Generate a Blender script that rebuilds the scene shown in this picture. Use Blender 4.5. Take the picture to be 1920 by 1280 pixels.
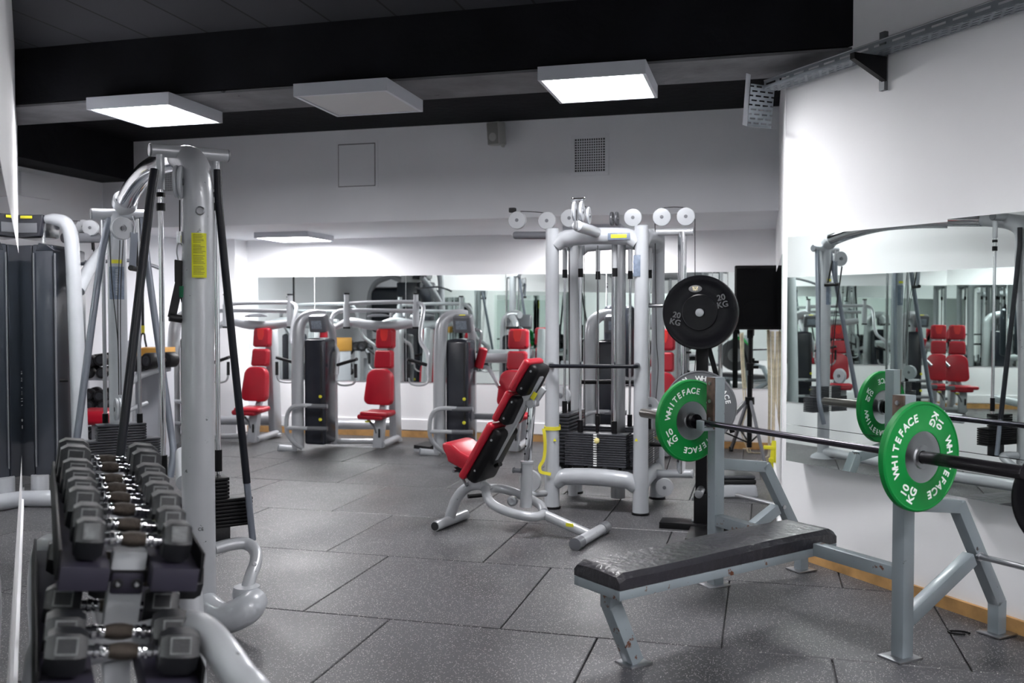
import bpy, bmesh, math, random
from mathutils import Vector, Matrix
random.seed(7)
for o in list(bpy.data.objects): bpy.data.objects.remove(o)
SC = bpy.context.scene; COL = SC.collection
PI = math.pi

# ------------------------------------------------------------ camera, world, exposure
FPX = 1760.0; YAW = math.radians(14.95); PIT = math.atan(50/1760.0); H = 1.37
cd = bpy.data.cameras.new('camera'); cam = bpy.data.objects.new('camera', cd); COL.objects.link(cam)
cam.location = (0, 0, H); cam.rotation_euler = (PI/2-PIT, 0, YAW)
cd.sensor_width = 36; cd.lens = FPX/1920*36; cd.clip_start = .02; cd.clip_end = 100
cd.dof.use_dof = True; cd.dof.focus_distance = 4.7; cd.dof.aperture_fstop = 2.8
SC.camera = cam
w = bpy.data.worlds.new('world'); SC.world = w; w.use_nodes = True
w.node_tree.nodes['Background'].inputs[0].default_value = (.8, .85, 1, 1)
w.node_tree.nodes['Background'].inputs[1].default_value = .05
SC.view_settings.view_transform = 'Standard'; SC.view_settings.look = 'None'
SC.view_settings.gamma = 1; SC.view_settings.exposure = 0.1
LIGHT = 62.0

# ------------------------------------------------------------ measuring helpers (where a sight line meets a plane of the room)
def ray(px, py):
    x = (px-960)/FPX; y = -(py-640)/FPX
    fw = math.cos(PIT)+y*math.sin(PIT); up = -math.sin(PIT)+y*math.cos(PIT)
    return Vector((x*math.cos(YAW)-fw*math.sin(YAW), x*math.sin(YAW)+fw*math.cos(YAW), up))
O = Vector((0, 0, H))
def G(px, py, z=0):
    r = ray(px, py); return O+r*((z-H)/r.z)
def D(px, py, d):
    r = ray(px, py); return O+r*(d/(-r.x*math.sin(YAW)+r.y*math.cos(YAW)))
def Yp(px, py, Y):
    r = ray(px, py); return O+r*(Y/r.y)
class Pl:
    def __init__(s, a, b, off=0):
        s.d = Vector((b[0]-a[0], b[1]-a[1], 0)).normalized(); s.n = Vector((-s.d.y, s.d.x, 0)); s.a = Vector((a[0], a[1], 0))+s.n*off
    def __call__(s, px, py, off=0):
        r = ray(px, py); t = ((s.a+s.n*off)-Vector((0, 0, 0))).dot(s.n)/r.dot(s.n)
        return O+r*t
def W2(x, z): # camera frame (right, forward) to room
    return Vector((x*math.cos(YAW)-z*math.sin(YAW), x*math.sin(YAW)+z*math.cos(YAW), 0))

# ------------------------------------------------------------ materials
def nd(nt, t, **k):
    n = nt.nodes.new(t)
    for a, b in k.items(): setattr(n, a, b)
    return n
def mat(name, col, rough=.5, metal=0, coat=0, spec=.5, var=0, vscale=8, bump=0, bscale=60, chips=None, cscale=14, cth=.66, rvar=0):
    m = bpy.data.materials.new(name); m.use_nodes = True; nt = m.node_tree; L = nt.links
    b = nt.nodes['Principled BSDF']
    b.inputs['Base Color'].default_value = (*col, 1); b.inputs['Roughness'].default_value = rough
    b.inputs['Metallic'].default_value = metal; b.inputs['Coat Weight'].default_value = coat
    b.inputs['Coat Roughness'].default_value = .12; b.inputs['Specular IOR Level'].default_value = spec
    tc = nd(nt, 'ShaderNodeTexCoord'); src = None
    if var or chips:
        n = nd(nt, 'ShaderNodeTexNoise'); n.inputs['Scale'].default_value = vscale; n.inputs['Detail'].default_value = 5
        L.new(tc.outputs['Object'], n.inputs['Vector'])
        mr = nd(nt, 'ShaderNodeMapRange'); mr.inputs[3].default_value = 1-var; mr.inputs[4].default_value = 1+var*.6
        mr.inputs[1].default_value = .3; mr.inputs[2].default_value = .7
        L.new(n.outputs['Fac'], mr.inputs[0])
        hs = nd(nt, 'ShaderNodeMix', data_type='RGBA', blend_type='MULTIPLY'); hs.inputs[0].default_value = 1
        hs.inputs[6].default_value = (*col, 1); L.new(mr.outputs[0], hs.inputs[7]); src = hs.outputs[2]
    if chips:
        n = nd(nt, 'ShaderNodeTexNoise'); n.inputs['Scale'].default_value = cscale; n.inputs['Detail'].default_value = 7; n.inputs['Roughness'].default_value = .65
        L.new(tc.outputs['Object'], n.inputs['Vector'])
        r = nd(nt, 'ShaderNodeMapRange'); r.inputs[1].default_value = cth; r.inputs[2].default_value = cth+.02
        L.new(n.outputs['Fac'], r.inputs[0])
        mx = nd(nt, 'ShaderNodeMix', data_type='RGBA'); L.new(r.outputs[0], mx.inputs[0]); L.new(src, mx.inputs[6]); mx.inputs[7].default_value = (*chips, 1)
        src = mx.outputs[2]
    if src: L.new(src, b.inputs['Base Color'])
    if rvar:
        n = nd(nt, 'ShaderNodeTexNoise'); n.inputs['Scale'].default_value = vscale*1.7; n.inputs['Detail'].default_value = 6
        L.new(tc.outputs['Object'], n.inputs['Vector'])
        r = nd(nt, 'ShaderNodeMapRange'); r.inputs[1].default_value = .3; r.inputs[2].default_value = .7
        r.inputs[3].default_value = max(.02, rough-rvar); r.inputs[4].default_value = rough+rvar
        L.new(n.outputs['Fac'], r.inputs[0]); L.new(r.outputs[0], b.inputs['Roughness'])
    if bump:
        n = nd(nt, 'ShaderNodeTexNoise'); n.inputs['Scale'].default_value = bscale; n.inputs['Detail'].default_value = 4
        L.new(tc.outputs['Object'], n.inputs['Vector'])
        bp = nd(nt, 'ShaderNodeBump'); bp.inputs['Strength'].default_value = bump; bp.inputs['Distance'].default_value = .01
        L.new(n.outputs['Fac'], bp.inputs['Height']); L.new(bp.outputs[0], b.inputs['Normal'])
    return m
def emat(name, col, s):
    m = bpy.data.materials.new(name); m.use_nodes = True; b = m.node_tree.nodes['Principled BSDF']
    b.inputs['Base Color'].default_value = (.8, .8, .8, 1)
    b.inputs['Emission Color'].default_value = (*col, 1); b.inputs['Emission Strength'].default_value = s
    return m
SIL = mat('silver_paint', (.43, .445, .47), .32, .25, .3, var=.05, vscale=5)
SILD = mat('silver_paint_worn', (.42, .435, .46), .34, .25, .3, var=.06, vscale=6, chips=(.12, .13, .13), cscale=26, cth=.665)
PALE = mat('pale_silver_paint', (.42, .44, .47), .35, .1, .3, var=.04)
CHROME = mat('chrome', (.75, .76, .78), .09, 1)
STEEL = mat('brushed_steel', (.42, .43, .45), .3, 1)
WORN = mat('worn_knurled_steel', (.055, .045, .038), .42, .8, var=.4, vscale=50, bump=.5, bscale=300)
BLK = mat('black_rubber', (.010, .010, .012), .5, spec=.35, bump=.12, bscale=120)
BLKG = mat('black_gloss', (.002, .002, .003), .24, spec=.16)
BLKP = mat('black_powder_coat', (.005, .005, .006), .42, spec=.18)
TUBE = mat('dark_guard_tube', (.004, .005, .010), .4, spec=.3)
TUBG = mat('grey_guard_tube', (.16, .18, .22), .3, .3, .3)
SHR = mat('smoked_shroud', (.022, .024, .033), .2, spec=.5, var=.1)
SHB = mat('slate_shroud', (.020, .025, .036), .3, .1, .2, var=.1)
STK = mat('stack_plate_grey', (.045, .047, .056), .38, .3, 0, var=.1)
HEXM = mat('hex_rubber', (.014, .015, .018), .42, 0, 0, spec=.35, var=.3, vscale=25, bump=.15, bscale=200)
HEXL = mat('worn_rubber_label', (.11, .115, .12), .55, 0, 0, var=.35, vscale=60)
RED = mat('red_vinyl', (.40, .007, .022), .36, spec=.5, var=.08, bump=.06, bscale=140)
REDL = mat('red_vinyl_bright', (.72, .035, .03), .33, 0, .25)
VIN = mat('black_creased_vinyl', (.014, .013, .019), .33, spec=.7, bump=.55, bscale=30, rvar=.04, vscale=9)
GRYB = mat('blue_grey_enamel', (.215, .25, .275), .38, .1, .2, var=.06, chips=(.03, .02, .02), cscale=12, cth=.65)
GRYR = mat('blue_grey_enamel_rusty', (.215, .25, .275), .42, .1, .1, var=.06, chips=(.10, .035, .015), cscale=17, cth=.60)
GRN = mat('green_urethane', (.0, .20, .035), .45, spec=.3, var=.05)
GRY5 = mat('grey_urethane', (.10, .105, .115), .45, 0, .1)
WHT = mat('white_print', (.82, .84, .84), .5)
BLKT = mat('black_print', (.02, .02, .02), .5)
CONS = mat('console_grey', (.12, .125, .14), .35, 0, .3)
SCR = mat('console_screen', (.25, .29, .34), .3, var=.3, vscale=60)
YEL = mat('yellow_badge', (.72, .68, .03), .45)
YELS = mat('yellow_strap', (.62, .55, .03), .6)
LABB = mat('blue_grey_label', (.16, .20, .27), .4, var=.3, vscale=40)
WALL = mat('white_wall_paint', (.86, .865, .885), .75, var=.03, vscale=1.5, bump=.08, bscale=20)
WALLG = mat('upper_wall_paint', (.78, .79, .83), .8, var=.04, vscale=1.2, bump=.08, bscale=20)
CEIL = mat('black_ceiling_paint', (.007, .0075, .010), .85, spec=.2, var=.4, vscale=3, bump=.5, bscale=12)
CEILG = mat('grey_board_marked_concrete', (.13, .13, .14), .8, var=.3, vscale=4, chips=(.008, .008, .01), cscale=6, cth=.68, bump=.4, bscale=16)
WOOD = mat('raw_wood', (.48, .27, .10), .6, var=.25, vscale=12)
WHP = mat('white_fixture', (.55, .57, .62), .4)
DIFF = mat('unlit_diffuser', (.50, .50, .51), .5)
GLOW = emat('lit_diffuser', (1.0, .985, 1.0), LIGHT)
BEIGE = mat('beige_plastic', (.32, .32, .31), .5)
DARKH = mat('dark_opening', (.01, .01, .012), .7)
CABLE = mat('black_cable', (.012, .012, .014), .45)
CREAM = mat('cream_cord', (.66, .58, .42), .6, var=.2, vscale=30)
STRAPB = mat('black_webbing', (.012, .013, .014), .75)
GREENT = mat('green_tag', (.0, .12, .05), .5)
BLUE = mat('blue_plastic', (.02, .16, .55), .4)
TRAYP = None
def mirror_mat():
    m = bpy.data.materials.new('mirror_glass'); m.use_nodes = True; b = m.node_tree.nodes['Principled BSDF']
    b.inputs['Base Color'].default_value = (.80, .86, .835, 1); b.inputs['Metallic'].default_value = 1; b.inputs['Roughness'].default_value = 0.0
    return m
MIR = mirror_mat()
def tray_mat():
    m = mat('perforated_galvanised_steel', (.30, .33, .36), .4, .7); nt = m.node_tree; L = nt.links; b = nt.nodes['Principled BSDF']
    tc = nd(nt, 'ShaderNodeTexCoord'); br = nd(nt, 'ShaderNodeTexBrick')
    L.new(tc.outputs['UV'], br.inputs['Vector']); br.inputs['Scale'].default_value = 1
    br.inputs['Brick Width'].default_value = .055; br.inputs['Row Height'].default_value = .026; br.inputs['Mortar Size'].default_value = .0085
    br.inputs['Mortar Smooth'].default_value = 0
    tr = nd(nt, 'ShaderNodeBsdfTransparent'); mx = nd(nt, 'ShaderNodeMixShader'); L.new(br.outputs['Fac'], mx.inputs[0]); L.new(tr.outputs[0], mx.inputs[1]); L.new(b.outputs[0], mx.inputs[2])
    L.new(mx.outputs[0], nt.nodes['Material Output'].inputs['Surface'])
    return m
def floor_mat():
    m = mat('rubber_gym_tile', (.05, .051, .055), .5); nt = m.node_tree; L = nt.links; b = nt.nodes['Principled BSDF']
    tc = nd(nt, 'ShaderNodeTexCoord')
    n1 = nd(nt, 'ShaderNodeTexNoise'); n1.inputs['Scale'].default_value = 1.6; n1.inputs['Detail'].default_value = 6
    n2 = nd(nt, 'ShaderNodeTexNoise'); n2.inputs['Scale'].default_value = 120; n2.inputs['Detail'].default_value = 3
    v = nd(nt, 'ShaderNodeTexVoronoi'); v.inputs['Scale'].default_value = 190
    for n in (n1, n2, v): L.new(tc.outputs['Object'], n.inputs['Vector'])
    r1 = nd(nt, 'ShaderNodeMapRange'); r1.inputs[1].default_value = .3; r1.inputs[2].default_value = .7; r1.inputs[3].default_value = .75; r1.inputs[4].default_value = 1.35
    L.new(n1.outputs['Fac'], r1.inputs[0])
    r2 = nd(nt, 'ShaderNodeMapRange'); r2.inputs[1].default_value = .25; r2.inputs[2].default_value = .75; r2.inputs[3].default_value = .6; r2.inputs[4].default_value = 1.4
    L.new(n2.outputs['Fac'], r2.inputs[0])
    mu = nd(nt, 'ShaderNodeMath', operation='MULTIPLY'); L.new(r1.outputs[0], mu.inputs[0]); L.new(r2.outputs[0], mu.inputs[1])
    mx = nd(nt, 'ShaderNodeMix', data_type='RGBA', blend_type='MULTIPLY'); mx.inputs[0].default_value = 1; mx.inputs[6].default_value = (.050, .050, .056, 1); L.new(mu.outputs[0], mx.inputs[7])
    # light flecks: a few random cells, small discs
    sx = nd(nt, 'ShaderNodeSeparateColor'); L.new(v.outputs['Color'], sx.inputs[0])
    g1 = nd(nt, 'ShaderNodeMath', operation='GREATER_THAN'); g1.inputs[1].default_value = .80; L.new(sx.outputs[0], g1.inputs[0])
    g2 = nd(nt, 'ShaderNodeMath', operation='LESS_THAN'); g2.inputs[1].default_value = .38; L.new(v.outputs['Distance'], g2.inputs[0])
    g = nd(nt, 'ShaderNodeMath', operation='MULTIPLY'); L.new(g1.outputs[0], g.inputs[0]); L.new(g2.outputs[0], g.inputs[1])
    m2 = nd(nt, 'ShaderNodeMix', data_type='RGBA'); L.new(g.outputs[0], m2.inputs[0]); L.new(mx.outputs[2], m2.inputs[6]); m2.inputs[7].default_value = (.50, .49, .47, 1)
    L.new(m2.outputs[2], b.inputs['Base Color'])
    r3 = nd(nt, 'ShaderNodeMapRange'); r3.inputs[1].default_value = .3; r3.inputs[2].default_value = .7; r3.inputs[3].default_value = .36; r3.inputs[4].default_value = .52
    L.new(n1.outputs['Fac'], r3.inputs[0]); L.new(r3.outputs[0], b.inputs['Roughness'])
    b.inputs['Specular IOR Level'].default_value = .65
    bp = nd(nt, 'ShaderNodeBump'); bp.inputs['Strength'].default_value = .35; bp.inputs['Distance'].default_value = .003
    L.new(n2.outputs['Fac'], bp.inputs['Height']); L.new(bp.outputs[0], b.inputs['Normal'])
    return m
def board_mat():
    m = mat('black_board_marked_concrete', (.03, .031, .038), .85); nt = m.node_tree; L = nt.links; b = nt.nodes['Principled BSDF']
    tc = nd(nt, 'ShaderNodeTexCoord'); mp = nd(nt, 'ShaderNodeMapping'); mp.inputs['Rotation'].default_value = (0, 0, PI/2)
    br = nd(nt, 'ShaderNodeTexBrick'); L.new(tc.outputs['Object'], mp.inputs[0]); L.new(mp.outputs[0], br.inputs['Vector']); br.inputs['Scale'].default_value = 1
    br.inputs['Brick Width'].default_value = 2.2; br.inputs['Row Height'].default_value = .42; br.inputs['Mortar Size'].default_value = .008
    br.inputs['Color1'].default_value = (.042, .043, .052, 1); br.inputs['Color2'].default_value = (.030, .031, .038, 1); br.inputs['Mortar'].default_value = (.004, .004, .005, 1)
    L.new(br.outputs['Color'], b.inputs['Base Color']); return m

# ------------------------------------------------------------ mesh building
class MB:
    def __init__(s): s.bm = bmesh.new()
    def box(s, c, size, rot=None, bev=0, seg=2, taper=(1, 1)):
        b = bmesh.new(); bmesh.ops.create_cube(b, size=1)
        for v in b.verts:
            if v.co.z > 0: v.co.x *= taper[0]; v.co.y *= taper[1]
            v.co = Vector((v.co.x*size[0], v.co.y*size[1], v.co.z*size[2]))
        if bev: bmesh.ops.bevel(b, geom=b.edges[:]+b.verts[:], offset=bev, segments=seg, profile=.5, affect='EDGES')
        R = rot if rot is not None else Matrix.Identity(3)
        for v in b.verts: v.co = R @ v.co + Vector(c)
        s._join(b); return s
    def _join(s, b):
        b.verts.index_update(); m = [s.bm.verts.new(v.co) for v in b.verts]
        for f in b.faces:
            try: s.bm.faces.new([m[v.index] for v in f.verts])
            except ValueError: pass
        b.free()
    def loft(s, rings, closed=False, caps=True):
        vs = [[s.bm.verts.new(p) for p in r] for r in rings]; n = len(vs[0])
        R = list(zip(vs, vs[1:]+([vs[0]] if closed else [])))
        if not closed: R = list(zip(vs[:-1], vs[1:]))
        for a, b in R:
            for i in range(n): s.bm.faces.new((a[i], a[(i+1) % n], b[(i+1) % n], b[i]))
        if caps and not closed:
            s.bm.faces.new(list(reversed(vs[0]))); s.bm.faces.new(vs[-1])
    def tube(s, pts, r, seg=14, smooth=6, closed=False, caps=True, ell=1.0, up=None, sq=False):
        P = [Vector(p) for p in pts]; n = len(P)
        rr = list(r) if isinstance(r, (list, tuple)) else [r]*n
        if smooth and n > 2:
            Q = []; RR = []
            rng = range(n if closed else n-1)
            for i in rng:
                p0 = P[(i-1) % n] if closed or i > 0 else P[0]*2-P[1]
                p1 = P[i]; p2 = P[(i+1) % n]; p3 = P[(i+2) % n] if closed or i < n-2 else P[-1]*2-P[-2]
                # centripetal-like tension by limiting tangents
                l = (p2-p1).length; t1 = (p2-p0); t2 = (p3-p1)
                t1 = t1.normalized()*l if t1.length > 1e-9 else t1; t2 = t2.normalized()*l if t2.length > 1e-9 else t2
                for k in range(smooth):
                    t = k/smooth; t_2 = t*t; t3 = t_2*t
                    Q.append(p1*(2*t3-3*t_2+1)+t1*(t3-2*t_2+t)+p2*(-2*t3+3*t_2)+t2*(t3-t_2)); RR.append(rr[i]*(1-t)+rr[(i+1) % n]*t)
            if not closed: Q.append(P[-1]); RR.append(rr[-1])
            P, rr = Q, RR
        n = len(P); rings = []; prev = None
        for i in range(n):
            if closed: t = (P[(i+1) % n]-P[i-1])
            else: t = (P[min(i+1, n-1)]-P[max(i-1, 0)])
            t.normalize()
            if prev is None:
                u = Vector(up) if up is not None else (Vector((0, 0, 1)) if abs(t.z) < .9 else Vector((0, 1, 0)))
                a = (u-t*u.dot(t)).normalized()
            else: a = (prev-t*prev.dot(t)).normalized()
            prev = a; b = t.cross(a); ring = []
            if sq:
                for x, y in ((1, 1), (1, -1), (-1, -1), (-1, 1)): ring.append(P[i]+a*rr[i]*x*ell+b*rr[i]*y)
            else:
                for k in range(seg):
                    th = 2*PI*k/seg; ring.append(P[i]+a*math.cos(th)*rr[i]*ell+b*math.sin(th)*rr[i])
            rings.append(ring)
        s.loft(rings, closed, caps); return s
    def bar(s, a, b, w, h, up=(0, 0, 1), bev=0):  # rectangular bar, w across, h along 'up'
        a = Vector(a); b = Vector(b); z = (b-a); l = z.length; z.normalize(); u = Vector(up); u = (u-z*u.dot(z)).normalized(); x = u.cross(z)
        R = Matrix((x, u, z)).transposed(); s.box((a+b)/2, (w, h, l), R, bev); return s
    def cyl(s, a, b, r, r2=None, seg=24): s.tube([a, b], [r, r if r2 is None else r2], seg, 0); return s
    def lathe(s, c, axis, prof, seg=48):
        c = Vector(c); t = Vector(axis).normalized(); u = Vector((0, 0, 1)) if abs(t.z) < .9 else Vector((1, 0, 0))
        a = (u-t*u.dot(t)).normalized(); b = t.cross(a)
        s.loft([[c+t*h+(a*math.cos(2*PI*k/seg)+b*math.sin(2*PI*k/seg))*max(r, 1e-4) for k in range(seg)] for r, h in prof]); return s
    def prism(s, poly, vec):
        v = Vector(vec); a = [s.bm.verts.new(Vector(p)) for p in poly]; b = [s.bm.verts.new(Vector(p)+v) for p in poly]; n = len(a)
        s.bm.faces.new(a); s.bm.faces.new(list(reversed(b)))
        for i in range(n): s.bm.faces.new((a[i], b[i], b[(i+1) % n], a[(i+1) % n]))
        return s
    def bevprism(s, poly, vec, bev, seg=3):
        b = bmesh.new(); v = Vector(vec); a = [b.verts.new(Vector(p)) for p in poly]; c = [b.verts.new(Vector(p)+v) for p in poly]; n = len(a)
        b.faces.new(a); b.faces.new(list(reversed(c)))
        for i in range(n): b.faces.new((a[i], c[i], c[(i+1) % n], a[(i+1) % n]))
        bmesh.ops.recalc_face_normals(b, faces=b.faces[:])
        bmesh.ops.bevel(b, geom=b.edges[:]+b.verts[:], offset=bev, segments=seg, profile=.5, affect='EDGES'); s._join(b); return s
    def quad(s, pts): s.bm.faces.new([s.bm.verts.new(Vector(p)) for p in pts]); return s
    def text(s, txt, size, M, offset=0.0, ext=.0015):
        cu = bpy.data.curves.new('t', 'FONT'); cu.body = txt; cu.size = size; cu.align_x = 'CENTER'; cu.align_y = 'CENTER'; cu.extrude = ext; cu.offset = offset
        cu.resolution_u = 4
        ob = bpy.data.objects.new('t', cu); COL.objects.link(ob); dg = bpy.context.evaluated_depsgraph_get()
        me = bpy.data.meshes.new_from_object(ob.evaluated_get(dg)); b = bmesh.new(); b.from_mesh(me)
        for v in b.verts: v.co = M @ v.co
        s._join(b); bpy.data.objects.remove(ob); bpy.data.meshes.remove(me); bpy.data.curves.remove(cu); return s

def mk(name, mb, m, parent=None, off=None, smooth=True, flip=False):
    bm = mb.bm
    if off is not None:
        for v in bm.verts: v.co -= off
    bmesh.ops.recalc_face_normals(bm, faces=bm.faces[:])
    me = bpy.data.meshes.new(name); bm.to_mesh(me); bm.free(); me.materials.append(m)
    if smooth: me.shade_smooth(); me.set_sharp_from_angle(angle=math.radians(38))
    o = bpy.data.objects.new(name, me); COL.objects.link(o)
    if parent is not None: o.parent = parent
    return o
class Thing:
    def __init__(s, name, label, cat, loc, rotz=0, group=None):
        o = bpy.data.objects.new(name, None); COL.objects.link(o); o.empty_display_size = .1
        o.location = Vector(loc); o.rotation_euler = (0, 0, rotz); o['label'] = label; o['category'] = cat
        if group: o['group'] = group
        s.o = o; s.loc = Vector(loc)
    def part(s, name, mb, m, sub=None, local=False, label=None):
        p = mk(name, mb, m, sub if sub is not None else s.o, None if local else s.loc)
        if label: p['label'] = label
        return p
def solo(name, mb, m, label, cat, loc, group=None):
    o = mk(name, mb, m, None, Vector(loc)); o.location = Vector(loc); o['label'] = label; o['category'] = cat
    if group: o['group'] = group
    return o
def struct(name, mb, m, parent=None):
    o = mk(name, mb, m, parent, None, False)
    if parent is None: o['kind'] = 'structure'
    return o
def dup(root, loc, rotz=0, label=None, group=None):
    r = root.copy(); COL.objects.link(r); r.location = Vector(loc); r.rotation_euler = (0, 0, rotz)
    if label: r['label'] = label
    if group: r['group'] = group
    for ch in list(root.children):
        c = ch.copy(); COL.objects.link(c); c.parent = r
        for g in list(ch.children):
            d = g.copy(); COL.objects.link(d); d.parent = c
    return r
V = Vector
def rotax(axis, a): return Matrix.Rotation(a, 3, axis)
def frame3(x, y, z): return Matrix((V(x), V(y), V(z))).transposed()

# ============================================================ SETTING
XL = -6.45; YB = 9.858; YK = 8.126; ZC = 3.13; ZS = 2.236; XN = .12
W0 = G(1500, 1045); W1 = G(1920, 1190); WP = Pl(W0, W1); WD = WP.d.copy()     # angled wall on the right
CORN = W0+WD*((XN-W0.x)/WD.x)                                                     # its far corner
WN = V((-WD.y, WD.x, 0)); WN = -WN if WN.x > 0 else WN                           # towards the room
WEND = CORN+WD*((-5-CORN.y)/WD.y)
# floor of interlocking rubber tiles
fb = MB(); TW = .945; TH = 1.031
offs = {-1: -.669, 0: -1.10, 1: -1.49, 2: -2.90, 3: -3.35, 4: -3.79}
fb.box((0, 2.4, -.03), (20, 15.6, .03))
for r in range(-9, 7):
    y0 = 3.91+r*TH; xo = offs.get(r, -.669-.45*(r % 2)) % TW
    for k in range(-9, 10):
        x0 = xo+k*TW; g = .0035
        if x0 > 9 or y0 > 9.9: continue
        fb.box((x0+TW/2, y0+TH/2, -.0075), (TW-2*g, TH-2*g, .015), None, .003, 1)
struct('floor', fb, floor_mat())
# walls
b = MB(); b.box(((XL+XN)/2, YB+.05, ZS/2), (XN-XL+.4, .1, ZS+.1)); struct('wall_back', b, WALL)
b = MB(); b.box(((XL+XN)/2, YK+.9, ZS+.45+.0), (XN-XL, 1.8, .9)); struct('wall_upper_back', b, WALLG)      # bulkhead and its soffit
b = MB(); b.box((XL-.05, 2.5, 1.57), (.1, 15, 3.14)); struct('wall_left', b, WALLG)
b = MB(); b.box((-6.0, YB-.13, ZS/2), (.3, .26, ZS)); struct('wall_pillar', b, WALL)
b = MB(); b.box((XN+.05, (CORN.y+YB)/2+.04, 1.57), (.1, YB-CORN.y-.02, 3.14)); struct('wall_niche', b, WALL)
b = MB(); a = CORN; e = WEND; n = -WN*.1
b.prism([a, e, e+n, a+n], (0, 0, 3.14)); struct('wall_right', b, WALL)
b = MB(); b.box((1, -5.05, 1.57), (20, .1, 3.14)); struct('wall_front', b, WALL)
# ceiling and beams
b = MB(); b.box((1.2, 1.7, ZC+.05), (16, 14, .1)); struct('ceiling', b, board_mat())
b = MB(); b.box((-2.6, 5.47, 2.955), (8.0, .5, .37)); struct('beam', b, CEIL)
b = MB(); b.box((-2.6, 5.47, 2.756), (7.9, .492, .015)); struct('beam_underside', b, CEILG)
b = MB(); b.box((-6.26, 6.92, 2.915), (.38, 2.39, .43)); struct('beam_left', b, CEIL)
b = MB(); b.box((-2.9, 6.93, ZC-.02), (6.9, 2.4, .03)); struct('ceiling_panel', b, CEIL)
# camera-side partition on the left carrying a mirror
PA = W2(-3.72, 7.1); PD = (W2(-3.72-7.1*.512, 14.2)-W2(-3.72, 7.1)); PD = W2(math.sin(math.radians(-27.13)), math.cos(math.radians(27.13))); PNV = V((PD.y, -PD.x, 0))
PE = PA-PD*9.2
b = MB(); b.prism([PA, PE, PE-PNV*.12, PA-PNV*.12], (0, 0, 3.13)); struct('wall_partition', b, WALL)
# skirting
b = MB(); b.box(((XL+XN)/2, YB-.012, .035), (XN-XL, .024, .07)); struct('baseboard_back', b, WOOD)
b = MB(); b.box(((XL+XN)/2-.1, YB-.01, .14), (XN-XL-.3, .02, .12), None, .004); struct('trim_1', b, WALL)
b = MB(); b.prism([CORN, WEND, WEND+WN*.02, CORN+WN*.02], (0, 0, .062)); struct('baseboard_right', b, WOOD)
b = MB(); b.prism([PA, PE, PE+PNV*.012, PA+PNV*.012], (0, 0, .06)); struct('baseboard_left', b, WALL)
b = MB(); b.box((XN-.012, (CORN.y+YB)/2, .05), (.02, YB-CORN.y-.05, .1)); struct('baseboard_niche', b, WALL)

# mirrors
def mirror(a, bb, z0, z1, nrm, label, group, sub='wall_mirror'):
    m = MB(); m.prism([V(a)+nrm*.001, V(bb)+nrm*.001, V(bb)+nrm*.007, V(a)+nrm*.007], (0, 0, z1-z0))
    for v in m.bm.verts: v.co.z += z0
    c = (V(a)+V(bb))/2; c.z = z0
    return solo('wall_mirror', m, MIR, label, 'mirror', c, group)
seams = [-5.82, -4.98, -3.86, -2.7, -1.6, -.5, .07]
names = ['narrow mirror panel beside the white pillar on the back wall', 'mirror panel on the back wall behind the left chest press', 'mirror panel on the back wall behind the second chest press',
         'mirror panel on the back wall behind the padded arm machine', 'mirror panel on the back wall seen through the cable tower', 'mirror panel on the back wall behind the black loudspeaker']
for i in range(6):
    mirror((seams[i]+.003, YB, 0), (seams[i+1]-.003, YB, 0), .62, 1.808, V((0, -1, 0)), names[i], 'mirror panels along the back wall')
MIRTURN = 0.0
def wpt(t, o=0): return CORN+WD*t+WN*o
t1 = (WP(1808, 600)-CORN).dot(WD)
def wedge(ta, tb, oa, ob, z0, z1, label):
    m = MB(); m.prism([wpt(ta, .001), wpt(tb, .001), wpt(tb, ob), wpt(ta, oa)], (0, 0, z1-z0))
    for v in m.bm.verts: v.co.z += z0
    c = wpt((ta+tb)/2); c.z = z0
    return solo('wall_mirror', m, MIR, label, 'mirror', c, 'mirror panels on the angled right wall')
OA = .115; TA = .16
wedge(TA, t1-.002, OA, .007, .765, 1.80, 'tall mirror panel on the angled white wall behind the barbell, nearest the loudspeaker')
wedge(TA, t1-.002, OA, .007, .56, .762, 'low strip of mirror under the tall panel on the angled wall, left of the seam')
wedge(t1+.002, t1+1.3, OA, .007, .765, 1.80, 'tall mirror panel on the angled wall at the right edge of the picture')
wedge(t1+.002, t1+1.3, OA, .007, .56, .762, 'low strip of mirror on the angled wall at the right edge of the picture')
mirror(PA-PD*.02, PA-PD*8.6, .44, 1.77, PNV, 'mirror on the end wall at the left edge of the picture beside the dumbbell rack', 'mirror on the left partition')
mirror((XN, CORN.y+.5, 0), (XN, YB-.3, 0), .6, 1.75, V((-1, 0, 0)), 'mirror on the niche side wall beside the black loudspeaker', 'mirror on the niche wall')

# ceiling lights
def light(cx, cy, ztop, lit, label, sz=.6, th=.075, group='square ceiling light panels'):
    T = Thing('ceiling_light', label, 'ceiling light', (cx, cy, ztop), 0, group)
    m = MB(); h = sz/2; z0 = ztop-th
    for sx, sy, lx, ly in ((0, -1, sz, .02), (0, 1, sz, .02), (-1, 0, .02, sz-.04), (1, 0, .02, sz-.04)):
        m.box((cx+sx*(h-.01), cy+sy*(h-.01), ztop-th/2), (lx, ly, th))
    m.box((cx, cy, ztop-.01), (sz-.03, sz-.03, .02)); T.part('housing', m, WHP)
    m = MB(); m.box((cx, cy, z0+.008), (sz-.045, sz-.045, .006)); T.part('diffuser', m, GLOW if lit else DIFF)
    return T
ZL = 2.748
light(-3.86, 5.40, ZL, True, 'lit square ceiling light above the grey cable column, leftmost on the beam')
light(-2.42, 5.42, ZL, False, 'switched-off square ceiling light, the middle one under the dark beam')
light(-.92, 5.42, ZL, True, 'lit square ceiling light nearest the white angled wall')
light(-4.87, 9.18, ZS, True, 'small lit ceiling light under the white soffit above the chest presses', .62, .06)
ex_ = Yp(1118, 446, 9.2)
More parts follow.
